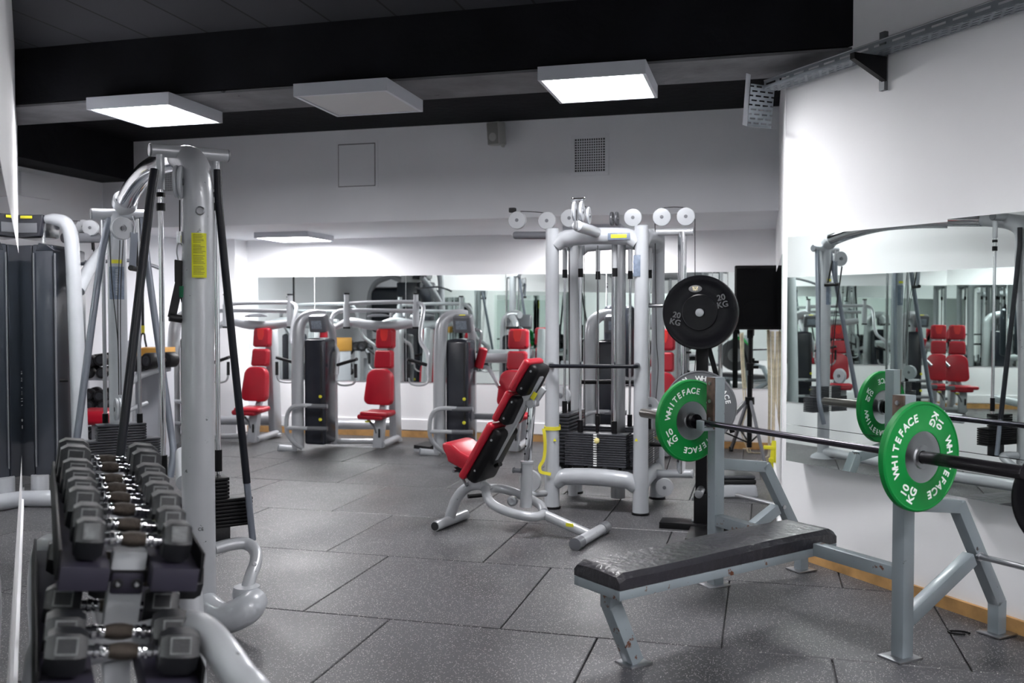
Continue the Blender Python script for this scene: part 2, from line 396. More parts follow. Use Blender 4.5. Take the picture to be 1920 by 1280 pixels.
light(ex_.x, 9.2, ZS, True, 'added unseen fill light under the white soffit, hidden behind the top beam of the cable tower', .56, .05)  # fill light added to brighten soffit and back wall, kept out of sight
for x, y in ((-3.9, 1.6), (-2.6, .7), (-.9, .5), (.9, 1.7), (2.3, 1.7), (-3.9, -1.6), (-1.4, -1.6), (1.2, -1.6), (3.6, -1.6)):
    light(x, y, 2.85, True, 'lit square ceiling light over the room behind the viewer')

# ============================================================ WALL AND CEILING FITTINGS
K = lambda px, py: Yp(px, py, YK)
def wallbox(m, p0, p1, y0, y1, bev=0):
    m.box(((p0.x+p1.x)/2, (y0+y1)/2, (p0.z+p1.z)/2), (abs(p1.x-p0.x), abs(y1-y0), abs(p1.z-p0.z)), None, bev); return m
def grille(a, b_, label, n=13):
    T = Thing('ventilation_grille', label, 'vent', ((a.x+b_.x)/2, YK, (a.z+b_.z)/2))
    x0, x1, z0, z1 = a.x, b_.x, b_.z, a.z; f = .035; m = MB()
    for c, sz in ((((x0+x1)/2, YK-.008, z1-f/2), (x1-x0, .016, f)), (((x0+x1)/2, YK-.008, z0+f/2), (x1-x0, .016, f)), ((x0+f/2, YK-.008, (z0+z1)/2), (f, .016, z1-z0-2*f)), ((x1-f/2, YK-.008, (z0+z1)/2), (f, .016, z1-z0-2*f))): m.box(c, sz)
    T.part('frame', m, WALLG)
    m = MB(); m.box(((x0+x1)/2, YK-.002, (z0+z1)/2), (x1-x0-f, .004, z1-z0-f)); T.part('duct_opening', m, DARKH)
    m = MB()
    for i in range(1, n):
        m.box((x0+f+(x1-x0-2*f)*i/n, YK-.009, (z0+z1)/2), (.007, .008, z1-z0-2*f)); m.box(((x0+x1)/2, YK-.0095, z0+f+(z1-z0-2*f)*i/n), (x1-x0-2*f, .008, .007))
    T.part('grid', m, WALLG)
grille(K(1071, 254), K(1142, 328), 'square ventilation grille high on the upper wall, right of the small wall speaker')
grille(K(300, 312), K(344, 364), 'ventilation grille on the upper wall seen between the tubes of the near cable column', 10)
T = Thing('access_panel', 'flush square white access hatch on the upper wall under the middle ceiling light', 'hatch', K(670, 310))
m = MB(); wallbox(m, K(630, 266), K(709, 353), YK-.006, YK); T.part('frame', m, WALLG)
m = MB(); wallbox(m, K(634.5, 271), K(704.5, 348.5), YK-.0075, YK-.0061); T.part('gap', m, CONS)
m = MB(); wallbox(m, K(636, 273), K(703, 347), YK-.011, YK-.0076); T.part('door', m, WALLG)
T = Thing('wall_speaker', 'small beige loudspeaker bracketed high on the upper wall beside the vent grille', 'speaker', K(941, 260))
R = rotax('Z', -.25)@rotax('X', .12); c = K(940, 257)+V((0, -.16, 0))
m = MB(); m.box(c, (.125, .13, .2), R, .012); T.part('cabinet', m, BEIGE)
m = MB(); m.box(c+R@V((0, -.067, 0)), (.105, .006, .18), R, .002); g = T.part('grille', m, mat('speaker_grille', (.17, .17, .165), .6))
m = MB(); m.cyl(c+R@V((0, -.068, -.03)), c+R@V((0, -.074, -.03)), .036); T.part('cone', m, BEIGE, g)
m = MB(); m.tube([c+V((0, .06, -.05)), c+V((.03, .11, -.09)), (c.x+.02, YK, c.z-.06)], .012); T.part('bracket', m, BEIGE)
c = (G(60, 560, 0) if False else V((XL, 6.5, 2.4)))
T = Thing('wall_box', 'flat pale cover panel on the grey left wall above the dark weight machine', 'panel', (XL, 7.0, 2.45))
a = Pl((XL, 0), (XL, 1)); p0 = a(33, 322); p1 = a(90, 375)
m = MB(); m.box((XL+.02, (p0.y+p1.y)/2, (p0.z+p1.z)/2), (.04, abs(p1.y-p0.y), abs(p1.z-p0.z)), None, .004); T.part('cover', m, WALLG)

# perforated cable tray along the angled wall
TR = tray_mat(); TP = WP
tw = .10; TPO = Pl(W0+WN*.17, W1+WN*.17); z0 = min(2.69, (TPO(1500, 138).z+TPO(1800, 40).z)/2); print('tray', TPO(1440, 158).z, TPO(1620, 103).z, TPO(1800, 42).z, z0)
def uvquad(name, o, du, dv, T, mt, sub=None):
    me = bpy.data.meshes.new(name); P = [o, o+du, o+du+dv, o+dv]; N = du.cross(dv).normalized()*.0015
    vs = [p-T.loc for p in P]+[p+N-T.loc for p in P]
    me.from_pydata([tuple(v) for v in vs], [], [(0, 1, 2, 3), (7, 6, 5, 4), (0, 4, 5, 1), (1, 5, 6, 2), (2, 6, 7, 3), (3, 7, 4, 0)])
    uv = me.uv_layers.new(name='UVMap'); C = [(0, 0), (du.length, 0), (du.length, dv.length), (0, dv.length)]
    for p in me.polygons:
        for li in p.loop_indices: uv.data[li].uv = C[me.loops[li].vertex_index % 4]
    me.materials.append(mt); ob = bpy.data.objects.new(name, me); COL.objects.link(ob); ob.parent = sub if sub else T.o; return ob
T = Thing('cable_tray', 'galvanised perforated cable tray running along the top of the angled white wall', 'cable tray', wpt(1.0, .1)+V((0, 0, z0)))
o = wpt(-.02, .04)+V((0, 0, z0)); LT = 3.2
uvquad('tray_base', o, WD*LT, WN*tw, T, TR)
SLM = tray_mat(); SLM.name = 'slotted_galvanised_steel'
for n in SLM.node_tree.nodes:
    if n.type == 'TEX_BRICK': n.inputs['Brick Width'].default_value = .115; n.inputs['Row Height'].default_value = .046; n.inputs['Mortar Size'].default_value = .0175; n.offset = 0
uvquad('outer_rail', o+WN*tw, WD*LT, V((0, 0, .046)), T, SLM)
uvquad('inner_rail', o, WD*LT, V((0, 0, .046)), T, SLM)
m = MB(); m.tube([o+WN*tw+V((0, 0, .046)), o+WN*tw+WD*LT+V((0, 0, .046))], .004, 8, 0); T.part('rail_lip', m, STEEL)
# drop piece at the far end
q = wpt(-.05, .02)+V((0, 0, z0+.03)); dn = V((0, 0, -.22))-WD*.0+V((-.02, .1, 0))
uvquad('drop_base', q+WN*.02, WN*.17, dn, T, TR)
m = MB(); m.prism([q+WN*.19+V((0, 0, .05)), q+WN*.19+dn, q+WN*.215+dn+V((0, -.03, .0)), q+WN*.215+V((0, -.02, .05))], V((-.006, -.004, 0))); T.part('drop_side', m, WHP)
uvquad('drop_foot', q+WN*.02+dn, WN*.17, V((0.03, -.13, -.03)), T, TR)
# bracket
tb = (WP(1660, 130)-CORN).dot(WD); bz = z0-.002
T = Thing('wall_bracket', 'dark triangular steel bracket carrying the cable tray', 'bracket', wpt(tb)+V((0, 0, bz)))
m = MB(); m.bar(wpt(tb, .012)+V((0, 0, bz-.16)), wpt(tb, .012)+V((0, 0, bz+.13)), .035, .024, WN); T.part('back_channel', m, mat('galvanised_dark', (.16, .17, .18), .5, .6))
m = MB(); m.prism([wpt(tb, .02)+V((0, 0, bz)), wpt(tb, .23)+V((0, 0, bz)), wpt(tb, .23)+V((0, 0, bz-.03)), wpt(tb, .02)+V((0, 0, bz-.12))], WD*.03); T.part('arm', m, BLKP)

# ============================================================ SHARED MACHINE PIECES
def pulley(T, c, axis, r=.063, name='pulley', m_=None, th=.036):
    ax = V(axis).normalized(); m = MB()
    m.lathe(V(c)-ax*th/2, ax, [(r*.55, 0), (r*.96, .002), (r, .006), (r, .012), (r*.86, th/2), (r, th-.012), (r, th-.006), (r*.96, th-.002), (r*.3, th-.001), (r*.28, th-.008), (r*.1, th-.008)][:], 36)
    p = T.part(name, m, m_ or PALE)
    m = MB(); m.lathe(V(c)-ax*(th/2+.004), ax, [(.004, 0), (r*.2, .001), (r*.2, th+.007), (.004, th+.008)], 16); T.part('hub', m, CONS, p)
    return p
def stack(T, c, dx, w, d, n, z0, z1, narrow=0, nw=.62, pm=STK, rods=True, rz=1.95, rr=.0095, bush=True, sleeve=.0, gap=None, pin=None):
    """weight stack centred on c, long side along dx"""
    dx = V(dx).normalized(); dy = V((-dx.y, dx.x, 0)); c = V((c[0], c[1], 0)); h = (z1-z0)/n; R = frame3(dx, dy, (0, 0, 1))
    mesh = {}
    for i in range(n):
        top = i >= n-narrow; ww = w*nw if top else w
        m = MB(); m.box(c+V((0, 0, z0+h*(i+.5))), (ww, d, h*.84), R, h*.2, 2); T.part('weight_plate', m, pm)
    m = MB()
    for i in range(n): m.box(c-dy*(d/2+.0012)+V((0, 0, z0+h*(i+.5))), (.024, .002, h*.55), R)
    T.part('number_strip', m, WHT)
    if rods:
        for s in (-1, 1):
            q = c+dx*s*w*.28
            m = MB(); m.cyl(q+V((0, 0, z0-.03)), q+V((0, 0, rz)), rr, seg=14); T.part('guide_rod', m, CHROME)
            m = MB(); m.cyl(q+V((0, 0, z1)), q+V((0, 0, z1+.085)), .019, seg=16); T.part('bushing', m, BLKP)
            m = MB(); m.box(q+V((0, 0, z0-.035)), (.09, d*.75, .07), R, .008); T.part('rubber_buffer', m, BLK)
            if sleeve:
                m = MB(); m.cyl(q+V((0, 0, rz-sleeve)), q+V((0, 0, rz)), .018, seg=16); g = T.part('rod_sleeve', m, SIL)
                m = MB(); m.cyl(q+V((0, 0, rz-sleeve-.05)), q+V((0, 0, rz-sleeve+.01)), .019, seg=16); T.part('sleeve_end', m, BLKP, g)
    m = MB(); m.cyl(c+V((0, 0, z1)), c+V((0, 0, rz)), .0028, seg=8); T.part('cable', m, CABLE)
    m = MB(); m.cyl(c+V((0, 0, z1)), c+V((0, 0, z1+.12)), .011, seg=12); T.part('selector_stem', m, BLKP)
    if pin is not None:
        q = c-dy*(d/2)+V((0, 0, pin))+dx*.02
        m = MB(); m.lathe(q, -dy, [(.004, 0), (.006, .015), (.016, .018), (.02, .026), (.019, .036), (.008, .042)], 20); T.part('selector_pin', m, mat('pin_knob', (.75, .66, .28), .4))

# ============================================================ CABLE CROSSOVER (left foreground)
CN = G(375, 1168); CF = W2(*( (221-960)/FPX*5.88, 5.88))
U = (CF-CN).normalized(); Wd = V((-U.y, U.x, 0)); Wd = Wd if Wd.x > 0 else -Wd     # across, to the right
T = Thing('cable_crossover', 'grey two-column cable crossover with a chrome arch joining its column tops', 'weight machine', CN)
dN = 4.17
m = MB(); top = [CN+V((0, 0, .05)), CN+V((0, 0, 1.0)), D(372, 420, dN), D(370, 350, dN), D(366, 315, dN+.03), D(355, 298, dN+.12), D(337, 296, dN+.3)]
m.tube(top, [.071, .070, .069, .067, .064, .059, .054], 28, 8); T.part('near_column', m, SILD)
m = MB(); m.tube([D(337, 296, dN+.3), D(318, 300, 4.65), D(296, 309, 4.98), D(272, 325, 5.3), D(250, 352, 5.6), D(236, 378, 5.82)], .058, 24, 8); T.part('chrome_arch', m, CHROME)
zf = D(232, 402, 5.9).z
m = MB(); m.lathe(D(236, 372, 5.8), D(230, 400, 5.9)-D(236, 372, 5.8), [(.06, 0), (.072, .01), (.074, .06), (.06, .085)], 28); T.part('arch_collar', m, SIL)
CFt = D(232, 402, 5.9)
m = MB(); m.tube([CF+V((0, 0, .03)), CF+V((0, 0, 1)), V((CF.x, CF.y, zf))], .056, 24, 0); m.lathe(CF, (0, 0, 1), [(.12, 0), (.11, .02), (.06, .05)], 28); T.part('far_column', m, PALE)
# T-bars and guard tubes
def tend(T, C, dT, pl, pr, r, mt, nm):
    m = MB(); m.tube([pl, pr], r, 22, 0); p = T.part(nm, m, mt)
    for a, b_ in ((pl, pr), (pr, pl)):
        d = (a-b_).normalized(); m = MB(); m.lathe(a+d*.0005, d, [(r*.97, 0), (r*1.02, .002), (r*.9, .008), (r*.75, .008)], 22); T.part('end_cap', m, CONS, p)
    return p
pl = D(283, 281, 4.2); pr = D(426, 292, 4.38); tend(T, CN, 4.1, pl, pr, .029, SIL, 'near_crossbar')
pl2 = D(172, 401, 5.8); pr2 = D(274, 403, 5.95); tend(T, CF, 5.9, pl2, pr2, .034, PALE, 'far_crossbar')
# guide rods of the near stack
for px, d in ((300.5, 4.2), (404.5, 4.37)):
    a = D(px, 290, d); bt = V((a.x, a.y, .42))
    m = MB(); m.cyl(V((a.x, a.y, D(px, 355, d).z)), a, .018, seg=18); T.part('rod_sleeve', m, SIL)
    for y0, y1 in ((361, 369), (381, 395)):
        m = MB(); m.cyl(V((a.x, a.y, D(px, y1, d).z)), V((a.x, a.y, D(px, y0, d).z)), .019, seg=18); T.part('rod_stop', m, BLKP)
    m = MB(); m.cyl(bt, V((a.x, a.y, D(px, 355, d).z)), .0115, seg=16); T.part('guide_rod', m, CHROME)
    m = MB(); m.cyl(V((a.x, a.y, .64)), V((a.x, a.y, .74)), .017, seg=16); T.part('bushing', m, BLKP)
m = MB(); m.tube([D(290, 318, 3.95), D(282, 370, 3.92), D(224, 868, 3.75)], .018, 16, 4); T.part('guard_tube', m, TUBE)
m = MB(); m.tube([D(408, 318, 4.2), D(410, 380, 4.2), D(463, 905, 4.3)], .0175, 16, 4); T.part('guard_tube', m, TUBE)
m = MB(); m.tube([D(462, 896, 4.3), D(474, 1012, 4.32)], .0155, 16, 0); T.part('guard_tube_end', m, TUBG)
for pts in ([D(205, 408, 5.84), D(190, 480, 5.8), D(142, 838, 5.6)], [D(267, 408, 5.92), D(280, 520, 5.9), D(321, 812, 5.85), D(325, 850, 5.83), D(319, 895, 5.8)]):
    m = MB(); m.tube(pts, .0215, 16, 6); T.part('guard_tube', m, TUBG)
# long grey guide rod pair seen between the columns
for px in (193, 258): 
    a = D(px, 410, 5.9); m = MB(); m.cyl(V((a.x, a.y, .5)), a, .012, seg=14); T.part('guide_rod', m, STEEL)
    m = MB(); m.cyl(V((a.x, a.y, D(px, 797, 5.9).z)), V((a.x, a.y, D(px, 775, 5.9).z)), .018, seg=14); T.part('bushing', m, BLKP)
# stacks
R3 = frame3(Wd, U, (0, 0, 1))
c = D(227, 830, 5.86); dxs = Wd
n = 15; z1 = D(227, 793, 5.86).z; z0 = D(227, 866, 5.86).z; h = (z1-z0)/n
for i in range(n):
    m = MB(); ww = .45 if i < 9 else .285; m.box(V((c.x, c.y, z0+h*(i+.5))), (ww, .12, h*.8), R3, h*.18); T.part('weight_plate', m, STK)
m = MB()
for i in range(n): m.box(V((c.x, c.y, z0+h*(i+.5)))-U*.0615, (.028, .002, h*.55), R3)
T.part('number_strip', m, WHT)
c = D(398, 940, 4.28)+U*.05; n = 14; z1 = D(398, 897, 4.28).z; z0 = D(398, 992, 4.28).z; h = (z1-z0)/n
for i in range(n):
    m = MB(); ww = .375 if i < 8 else .16; m.box(V((c.x, c.y, z0+h*(i+.5))), (ww, .1, h*.82), R3, h*.2); T.part('weight_plate', m, BLKP)
m = MB(); m.box(V((c.x, c.y, z0-.04))+Wd*.04, (.09, .08, .09), R3, .006); T.part('rubber_buffer', m, BLK)
# base of near column
m = MB(); bz = G(400, 1172)
m.tube([CN+V((.0, .0, .10)), D(420, 1158, 4.0)+V((0, 0, 0)), D(462, 1142, 3.98), D(478, 1122, 4.05)], [.062, .064, .066, .058], 24, 8); T.part('near_foot', m, PALE)
m = MB(); m.lathe(D(463, 1120, 4.05)*1, (0, 0, 1), [(.02, .05), (.055, .05), (.062, .02), (.05, -.03), (.02, -.04)], 28); T.part('foot_cup', m, PALE)
m = MB(); m.tube([D(402, 1028, 4.2), D(435, 1020, 4.25), D(462, 1019, 4.28), D(478, 1032, 4.25), D(480, 1052, 4.2), D(470, 1080, 4.12), D(462, 1108, 4.06)], .028, 20, 8); T.part('base_tube', m, SILD)
m = MB(); q = D(477, 1057, 4.17); d_ = (D(477, 1057, 3)-q).normalized(); m.lathe(q+d_*.02, d_, [(.011, 0), (.011, .012), (.006, .013), (.006, .009)], 16); T.part('bolt', m, STEEL)
for px, py in ((375, 395), (380, 1021)):
    q = D(px, py, 4.10); d_ = (O-q).normalized(); m = MB(); m.lathe(q-d_*.01, d_, [(.02, 0), (.02, .013), (.014, .018), (.009, .018), (.009, .012), (.003, .012)], 24); T.part('bolt', m, STEEL)
m = MB(); m.cyl(D(325, 905, 5.8), D(318, 1010, 4.5)*1, .02, seg=14) if False else m.tube([CF+V((0, 0, .06)), CF*.5+CN*.5+V((0, 0, .05)), CN+V((0, 0, .08))], .045, 20, 0); T.part('base_beam', m, PALE)
m = MB(); m.tube([D(345, 905, 4.6), D(343, 875, 5.0), D(342, 850, 5.3)], .038, 20, 4); T.part('rear_housing', m, PALE)
# pulleys
pulley(T, D(229, 428, 5.72), Wd*.25-U, .069)
pulley(T, D(336, 341, 4.12), Wd*1-U*.45, .072)
m = MB(); m.tube([D(337, 375, 4.12), D(337, 436, 4.12)], .003, 8, 0); T.part('cable', m, CABLE)
m = MB(); m.tube([D(225, 300+150, 5.7), D(221, 560, 5.75), D(223, 740, 5.8)], .0028, 8, 3); T.part('cable', m, CABLE)
m = MB(); m.tube([D(206, 440, 5.72), D(209, 520, 5.75), D(221, 640, 5.8), D(223, 740, 5.8)], .0028, 8, 3); T.part('cable', m, CABLE)
m = MB(); m.tube([D(231, 450, 5.7), D(226, 560, 5.75), D(227, 740, 5.8)], .0028, 8, 3); T.part('cable', m, CABLE)
pulley(T, D(221, 767, 5.72), Wd, .07)
# stickers
q0 = D(363.5, 438, 4.035); q1 = D(389, 438, 4.035); q2 = D(389, 521, 4.035)
def curved_label(T, px0, px1, py0, py1, d, nm, mt, lines=None, col=None, lab=None):
    P0 = D(px0, py0, d); P1 = D(px1, py0, d); P2 = D(px0, py1, d); c = CN if d < 5 else CF; r = .0712 if d < 5 else .0572
    dirc = V((O.x-c.x, O.y-c.y, 0)).normalized(); a0 = math.atan2(dirc.y, dirc.x); 
    ang = lambda px: a0+((px-(373.5 if d < 5 else 234))/FPX*(d+.0))/r*.98
    ang = lambda px: a0+math.asin(max(-1, min(1, ((px-(372 if d < 5 else 220.5))/FPX*d)/r)))
    m = MB(); N = 8; pts = [V((c.x+math.cos(ang(px0+(px1-px0)*k/N))*(r+.001), c.y+math.sin(ang(px0+(px1-px0)*k/N))*(r+.001), 0)) for k in range(N+1)]
    for k in range(N): m.quad([pts[k]+V((0, 0, P0.z)), pts[k+1]+V((0, 0, P0.z)), pts[k+1]+V((0, 0, P2.z)), pts[k]+V((0, 0, P2.z))])
    p = T.part(nm, m, mt, label=lab)
    if lines:
        m = MB()
        for z_, x0_, x1_ in lines:
            zz = P0.z+(P2.z-P0.z)*z_; N = 6
            aa = [ang(px0+(px1-px0)*(x0_+(x1_-x0_)*k/N)) for k in range(N+1)]; pp = [V((c.x+math.cos(a)*(r+.0016), c.y+math.sin(a)*(r+.0016), 0)) for a in aa]
            for k in range(N): m.quad([pp[k]+V((0, 0, zz)), pp[k+1]+V((0, 0, zz)), pp[k+1]+V((0, 0, zz-.0022)), pp[k]+V((0, 0, zz-.0022))])
        T.part('printed_lines', m, col, p)
random.seed(3)
curved_label(T, 363.5, 389.5, 438, 521, 4.11, 'warning_sticker', mat('yellow_sticker', (.62, .62, .0), .5), [(.03+i*.034, .1, random.uniform(.6, .93)) for i in range(28) if i % 7 != 6], mat('olive_print', (.16, .16, .02), .6), 'yellow sticker printed with small lines')
curved_label(T, 211, 230, 487, 494, 5.85, 'badge', YEL)
curved_label(T, 207, 232, 500, 561, 5.85, 'instruction_label', LABB, [(.1+i*.05, .42, .6) for i in range(16)], WHT, 'blue-grey instruction label')
# CE mark low on the near column
dd = (O-CN); dd.z = 0; dd.normalize(); 
M4 = Matrix.Translation(V((CN.x, CN.y, D(378, 996, 4.03).z))+dd*.068+V((.008, 0, 0)))@frame3(V((-dd.y, dd.x, 0)), (0, 0, 1), dd).to_4x4()
m = MB(); m.text('CE', .02, M4); T.part('ce_mark', m, BLKT)
CROSS = T

def handle(label, a, apex, bl, br, grp='cable handles', tag=None):
    """stirrup handle hanging: a = clip top, apex = strap top, bl/br = grip ends"""
    T = Thing('cable_handle', label, 'exercise strap', bl, 0, grp)
    m = MB(); m.cyl(a, a-V((0, 0, .05)), .013, seg=16); T.part('swivel', m, CHROME)
    m = MB(); z = a-V((0, 0, .05)); s = (br-bl).normalized()
    m.tube([z, z-V((0, 0, .03))+s*.013, z-V((0, 0, .075))+s*.008, z-V((0, 0, .09)), z-V((0, 0, .075))-s*.008, z-V((0, 0, .03))-s*.013], .003, 8, 4, True); T.part('carabiner', m, STEEL)
    m = MB(); m.box(apex+V((0, 0, -.045)), (.045, .012, .1), frame3(s, V((-s.y, s.x, 0)), (0, 0, 1)), .004); T.part('strap_top', m, STRAPB)
    for e in (bl, br):
        m = MB(); m.bar(apex-V((0, 0, .08)), e, .012, .034, s); T.part('strap', m, STRAPB)
    m = MB(); m.cyl(bl-s*.01, br+s*.01, .018, seg=18); T.part('grip', m, BLK)
    if tag: m = MB(); m.box(apex*.6+br*.4-V((0, .01, .03)), (.03, .02, .05), None, .002); T.part('tag', m, GREENT)
handle('black webbing stirrup handle hanging inside the near cable column', D(337, 434, 4.12), D(337, 490, 4.12), D(322, 595, 4.1), D(357, 600, 4.14), tag=True)
m = MB()
T = Thing('cable_handle', 'grey angular handle hanging beside the top of the far cable column', 'exercise strap', D(252, 500, 5.75), 0, 'cable handles')  # a cable handle: carabiner, straps and grip
m.tube([D(250, 405, 5.75), D(254, 418, 5.75), D(252, 438, 5.75)], .008, 10, 4); T.part('carabiner', m, STEEL)
m = MB(); m.bar(D(252, 436, 5.75), D(248, 502, 5.75), .04, .012, U); T.part('strap', m, TUBG)
m = MB(); m.cyl(D(245, 502, 5.72), D(262, 505, 5.85), .017); T.part('grip', m, BLK)
m = MB(); m.bar(D(256, 436, 5.78), D(258, 502, 5.82), .012, .012, U); T.part('strap', m, STRAPB)

# ============================================================ FOUR-SIDED CABLE TOWER (centre)
A = G(1035, 952); B = G(1201, 964); ex = (B-A).normalized(); ey = V((-ex.y, ex.x, 0)); LW = (B-A).length; LD = .60
C_ = B+ey*LD; D_ = A+ey*LD; J = Pl(A, B); JS = Pl(B, C_); JSL = Pl(A, D_); R3 = frame3(ex, ey, (0, 0, 1))
JC = (A+C_)/2
T = Thing('cable_tower', 'tall silver four-sided cable tower with white pulleys on arms above it', 'weight machine', JC)
zt = J(1120, 445).z; ztop = J(1035, 430).z; zb = J(1120, 897).z
for i, p in enumerate((A, B, C_, D_)):
    m = MB(); m.tube([p, p+V((0, 0, .1)), p+V((0, 0, 1.0)), V((p.x, p.y, ztop))], [.056, .053, .049, .047], 26, 0)
    m.lathe(V((p.x, p.y, ztop)), (0, 0, 1), [(.047, 0), (.048, .004), (.04, .008)], 26)
    g = T.part('post', m, PALE)
    m = MB(); m.lathe(p, (0, 0, 1), [(.062, 0), (.062, .012), (.057, .016)], 26); T.part('foot_ring', m, BLKP, g)
for a, b_ in ((A, B), (B, C_), (C_, D_), (D_, A)):
    d = (b_-a).normalized()
    m = MB(); m.tube([V((a.x, a.y, zt-.05))+d*.03, V((a.x, a.y, zt))+d*.10, V((b_.x, b_.y, zt))-d*.10, V((b_.x, b_.y, zt-.05))-d*.03], [.045, .058, .058, .045], 22, 5); T.part('top_beam', m, PALE)
    m = MB(); m.tube([V((a.x, a.y, zb-.05))+d*.03, V((a.x, a.y, zb))+d*.10, V((b_.x, b_.y, zb))-d*.10, V((b_.x, b_.y, zb-.05))-d*.03], [.045, .06, .06, .045], 22, 5); T.part('bottom_beam', m, PALE)
# stacks on each side
cc = (A+B)/2+ey*.06; fz0 = J(1115, 875).z; fz1 = J(1115, 813).z
q = J(1115, 850); c0 = V((q.x, q.y, 0))+ey*.07
stack(T, c0, ex, .44, .12, 14, fz0, fz1, rz=zt-.05, sleeve=.17, pin=fz1-.045)
stack(T, (B+C_)/2-ex*.03, ey, .44, .12, 14, fz0, fz1, rz=zt-.05, sleeve=.17, pin=fz1-.05)
stack(T, (D_+C_)/2-ey*.07, -ex, .44, .12, 14, fz0-.02, fz1, rz=zt-.05, sleeve=.17)
stack(T, (A+D_)/2+ex*.04, -ey, .44, .12, 14, fz0, fz1+.12, rz=zt-.05, sleeve=.17)
# central mast
m = MB(); m.tube([D(1160, 940, 6.9)*1, D(1160, 420, 6.9)], .055, 24, 0)
q = D(1160, 500, 6.9); m.bm.clear(); m.cyl(V((q.x, q.y, .02)), V((q.x, q.y, zt+.02)), .052, seg=26); T.part('central_mast', m, STEEL)
q = D(1075, 500, 7.0); m = MB(); m.cyl(V((q.x, q.y, .02)), V((q.x, q.y, zt)), .035, seg=20); T.part('inner_post', m, SIL)
# cables
for px, y0, y1, d in ((1095, 460, 800, 6.8), (1152, 460, 800, 6.9), (1066, 460, 720, 6.9)):
    a = D(px, y0, d); m = MB(); m.tube([a, V((a.x+.01, a.y, D(px, y1, d).z))], .0028, 8, 0); T.part('cable', m, CABLE)
# front grab bar
JF = Pl(A, B, -.10); m = MB(); a = JF(1030, 686); b_ = JF(1192, 687)
m.tube([a+ey*.06, a+ey*.02+ex*.0, a+ex*.03, b_-ex*.03, b_+ey*.02, b_+ey*.06], .0135, 14, 5); T.part('grab_bar', m, TUBE)
for p in (a, b_):
    m = MB(); m.cyl(p+ey*.035, p+ey*.07, .024); T.part('grab_bar_boss', m, STEEL)
a = J(1090, 716, .55); b_ = J(1190, 716, .55); m = MB(); m.cyl(a, b_, .016); T.part('rear_bar', m, BLKP)
# badge, label
q = J(1140, 436, -.055); q2 = J(1181, 449, -.055)
m = MB(); m.box((q+q2)/2-ey*.001, ((q2-q).length*.97, .004, abs(q.z-q2.z)*.95), R3, .001); g = T.part('badge', m, LABB)
m = MB(); m.box((q+q2)/2-ey*.004, ((q2-q).length*.68, .002, abs(q.z-q2.z)*.5), R3, .001); T.part('badge_centre', m, YEL, g)
q = J(1187, 478, -.048); q2 = J(1201, 518, -.048)
m = MB(); m.box((q+q2)/2, (.05, .006, abs(q.z-q2.z)), R3, .001); T.part('instruction_label', m, LABB)
for px in (1040, 1193):
    q = J(px, 827, -.05); m = MB(); m.prism([q+ex*-.012, q+ex*.012, q+V((0, 0, .022))], ey*.004); T.part('warning_sticker', m, YEL)
# right arm with chrome upright
aM = JC+ex*(LW/2); JA = Pl(aM, aM+ex)
a = JA(1210, 435); b_ = JA(1296, 434); m = MB(); m.tube([a-ex*.05, b_], .026, 20, 0); T.part('top_arm', m, SIL)
m = MB(); m.lathe(b_, ex, [(.026, 0), (.029, .002), (.029, .016), (.02, .02)], 20); T.part('arm_cap', m, SILD)
a2 = JA(1222, 888); b2 = JA(1296, 888); m = MB(); m.tube([a2-ex*.05, b2], .03, 20, 0); m.lathe(b2, ex, [(.03, 0), (.032, .012), (.02, .016)], 20); T.part('bottom_arm', m, PALE)
q = JA(1278, 700); m = MB(); m.cyl(V((q.x, q.y, b2.z)), V((q.x, q.y, b_.z)), .031, seg=24); T.part('chrome_upright', m, CHROME)
for px, py in ((1187, 408), (1241, 407), (1286, 406)): pulley(T, JA(px, py, -.03), (ey-ex*.12), .064)
pulley(T, JA(1246, 913, -.03), (ey-ex*.12), .064, m_=SIL)
m = MB(); m.tube([JA(1241, 390, -.03), JA(1262, 388, -.03), JA(1286, 389, -.03)], .003, 8, 4); T.part('cable', m, CABLE)
m = MB(); m.tube([JA(1303, 410, -.03), JA(1303, 560, -.03), JA(1302, 700, -.03), JA(1250, 880, -.03)], .003, 8, 3); T.part('cable', m, CABLE)
m = MB(); m.tube([JA(1228, 412, -.03), JA(1231, 640, -.03), JA(1234, 690, -.03), JA(1229, 760, -.03)], .003, 8, 4); T.part('cable', m, CABLE)
m = MB(); m.cyl(JA(1212, 573, -.1), JA(1243, 573, -.1), .014); T.part('side_handle', m, STEEL)
m = MB(); m.cyl(JA(1204, 768, -.12), JA(1270, 774, -.12), .024); T.part('side_handle', m, SIL)
m = MB(); m.cyl(JA(1210, 833, -.12), JA(1262, 834, -.12), .014); T.part('side_handle', m, BLKP)
pulley(T, JA(1220, 760, -.05), ey, .06, m_=SIL)
# left arm
a = JA(1018, 442); b_ = JA(967, 441); m = MB(); m.tube([a+ex*.1, b_], .028, 20, 0); m.lathe(b_, -ex, [(.028, 0), (.026, .012), (.014, .02)], 20); T.part('left_arm', m, CONS)
for px, py in ((970, 413), (1026, 414), (1068, 409)): pulley(T, JA(px, py, -.03), (ey-ex*.1), .066, m_=SIL)
m = MB(); m.tube([JA(976, 396, -.03), JA(1000, 397, -.03), JA(1022, 399, -.03)], .003, 8, 4); T.part('cable', m, CABLE)
m = MB(); m.box(JA(961, 394, -.03), (.05, .04, .035), R3, .006); T.part('stop_ball', m, BLK)
pulley(T, JSL(1052, 742), (ey*.1-ey-ex*.1), .075, m_=SIL)
pulley(T, JSL(1010, 902)-ex*.06, (ey-ex*.1), .075, m_=SIL)
m = MB(); m.cyl(JSL(1005, 928)-ex*.05, JSL(1022, 925), .022); T.part('left_foot_arm', m, SIL)
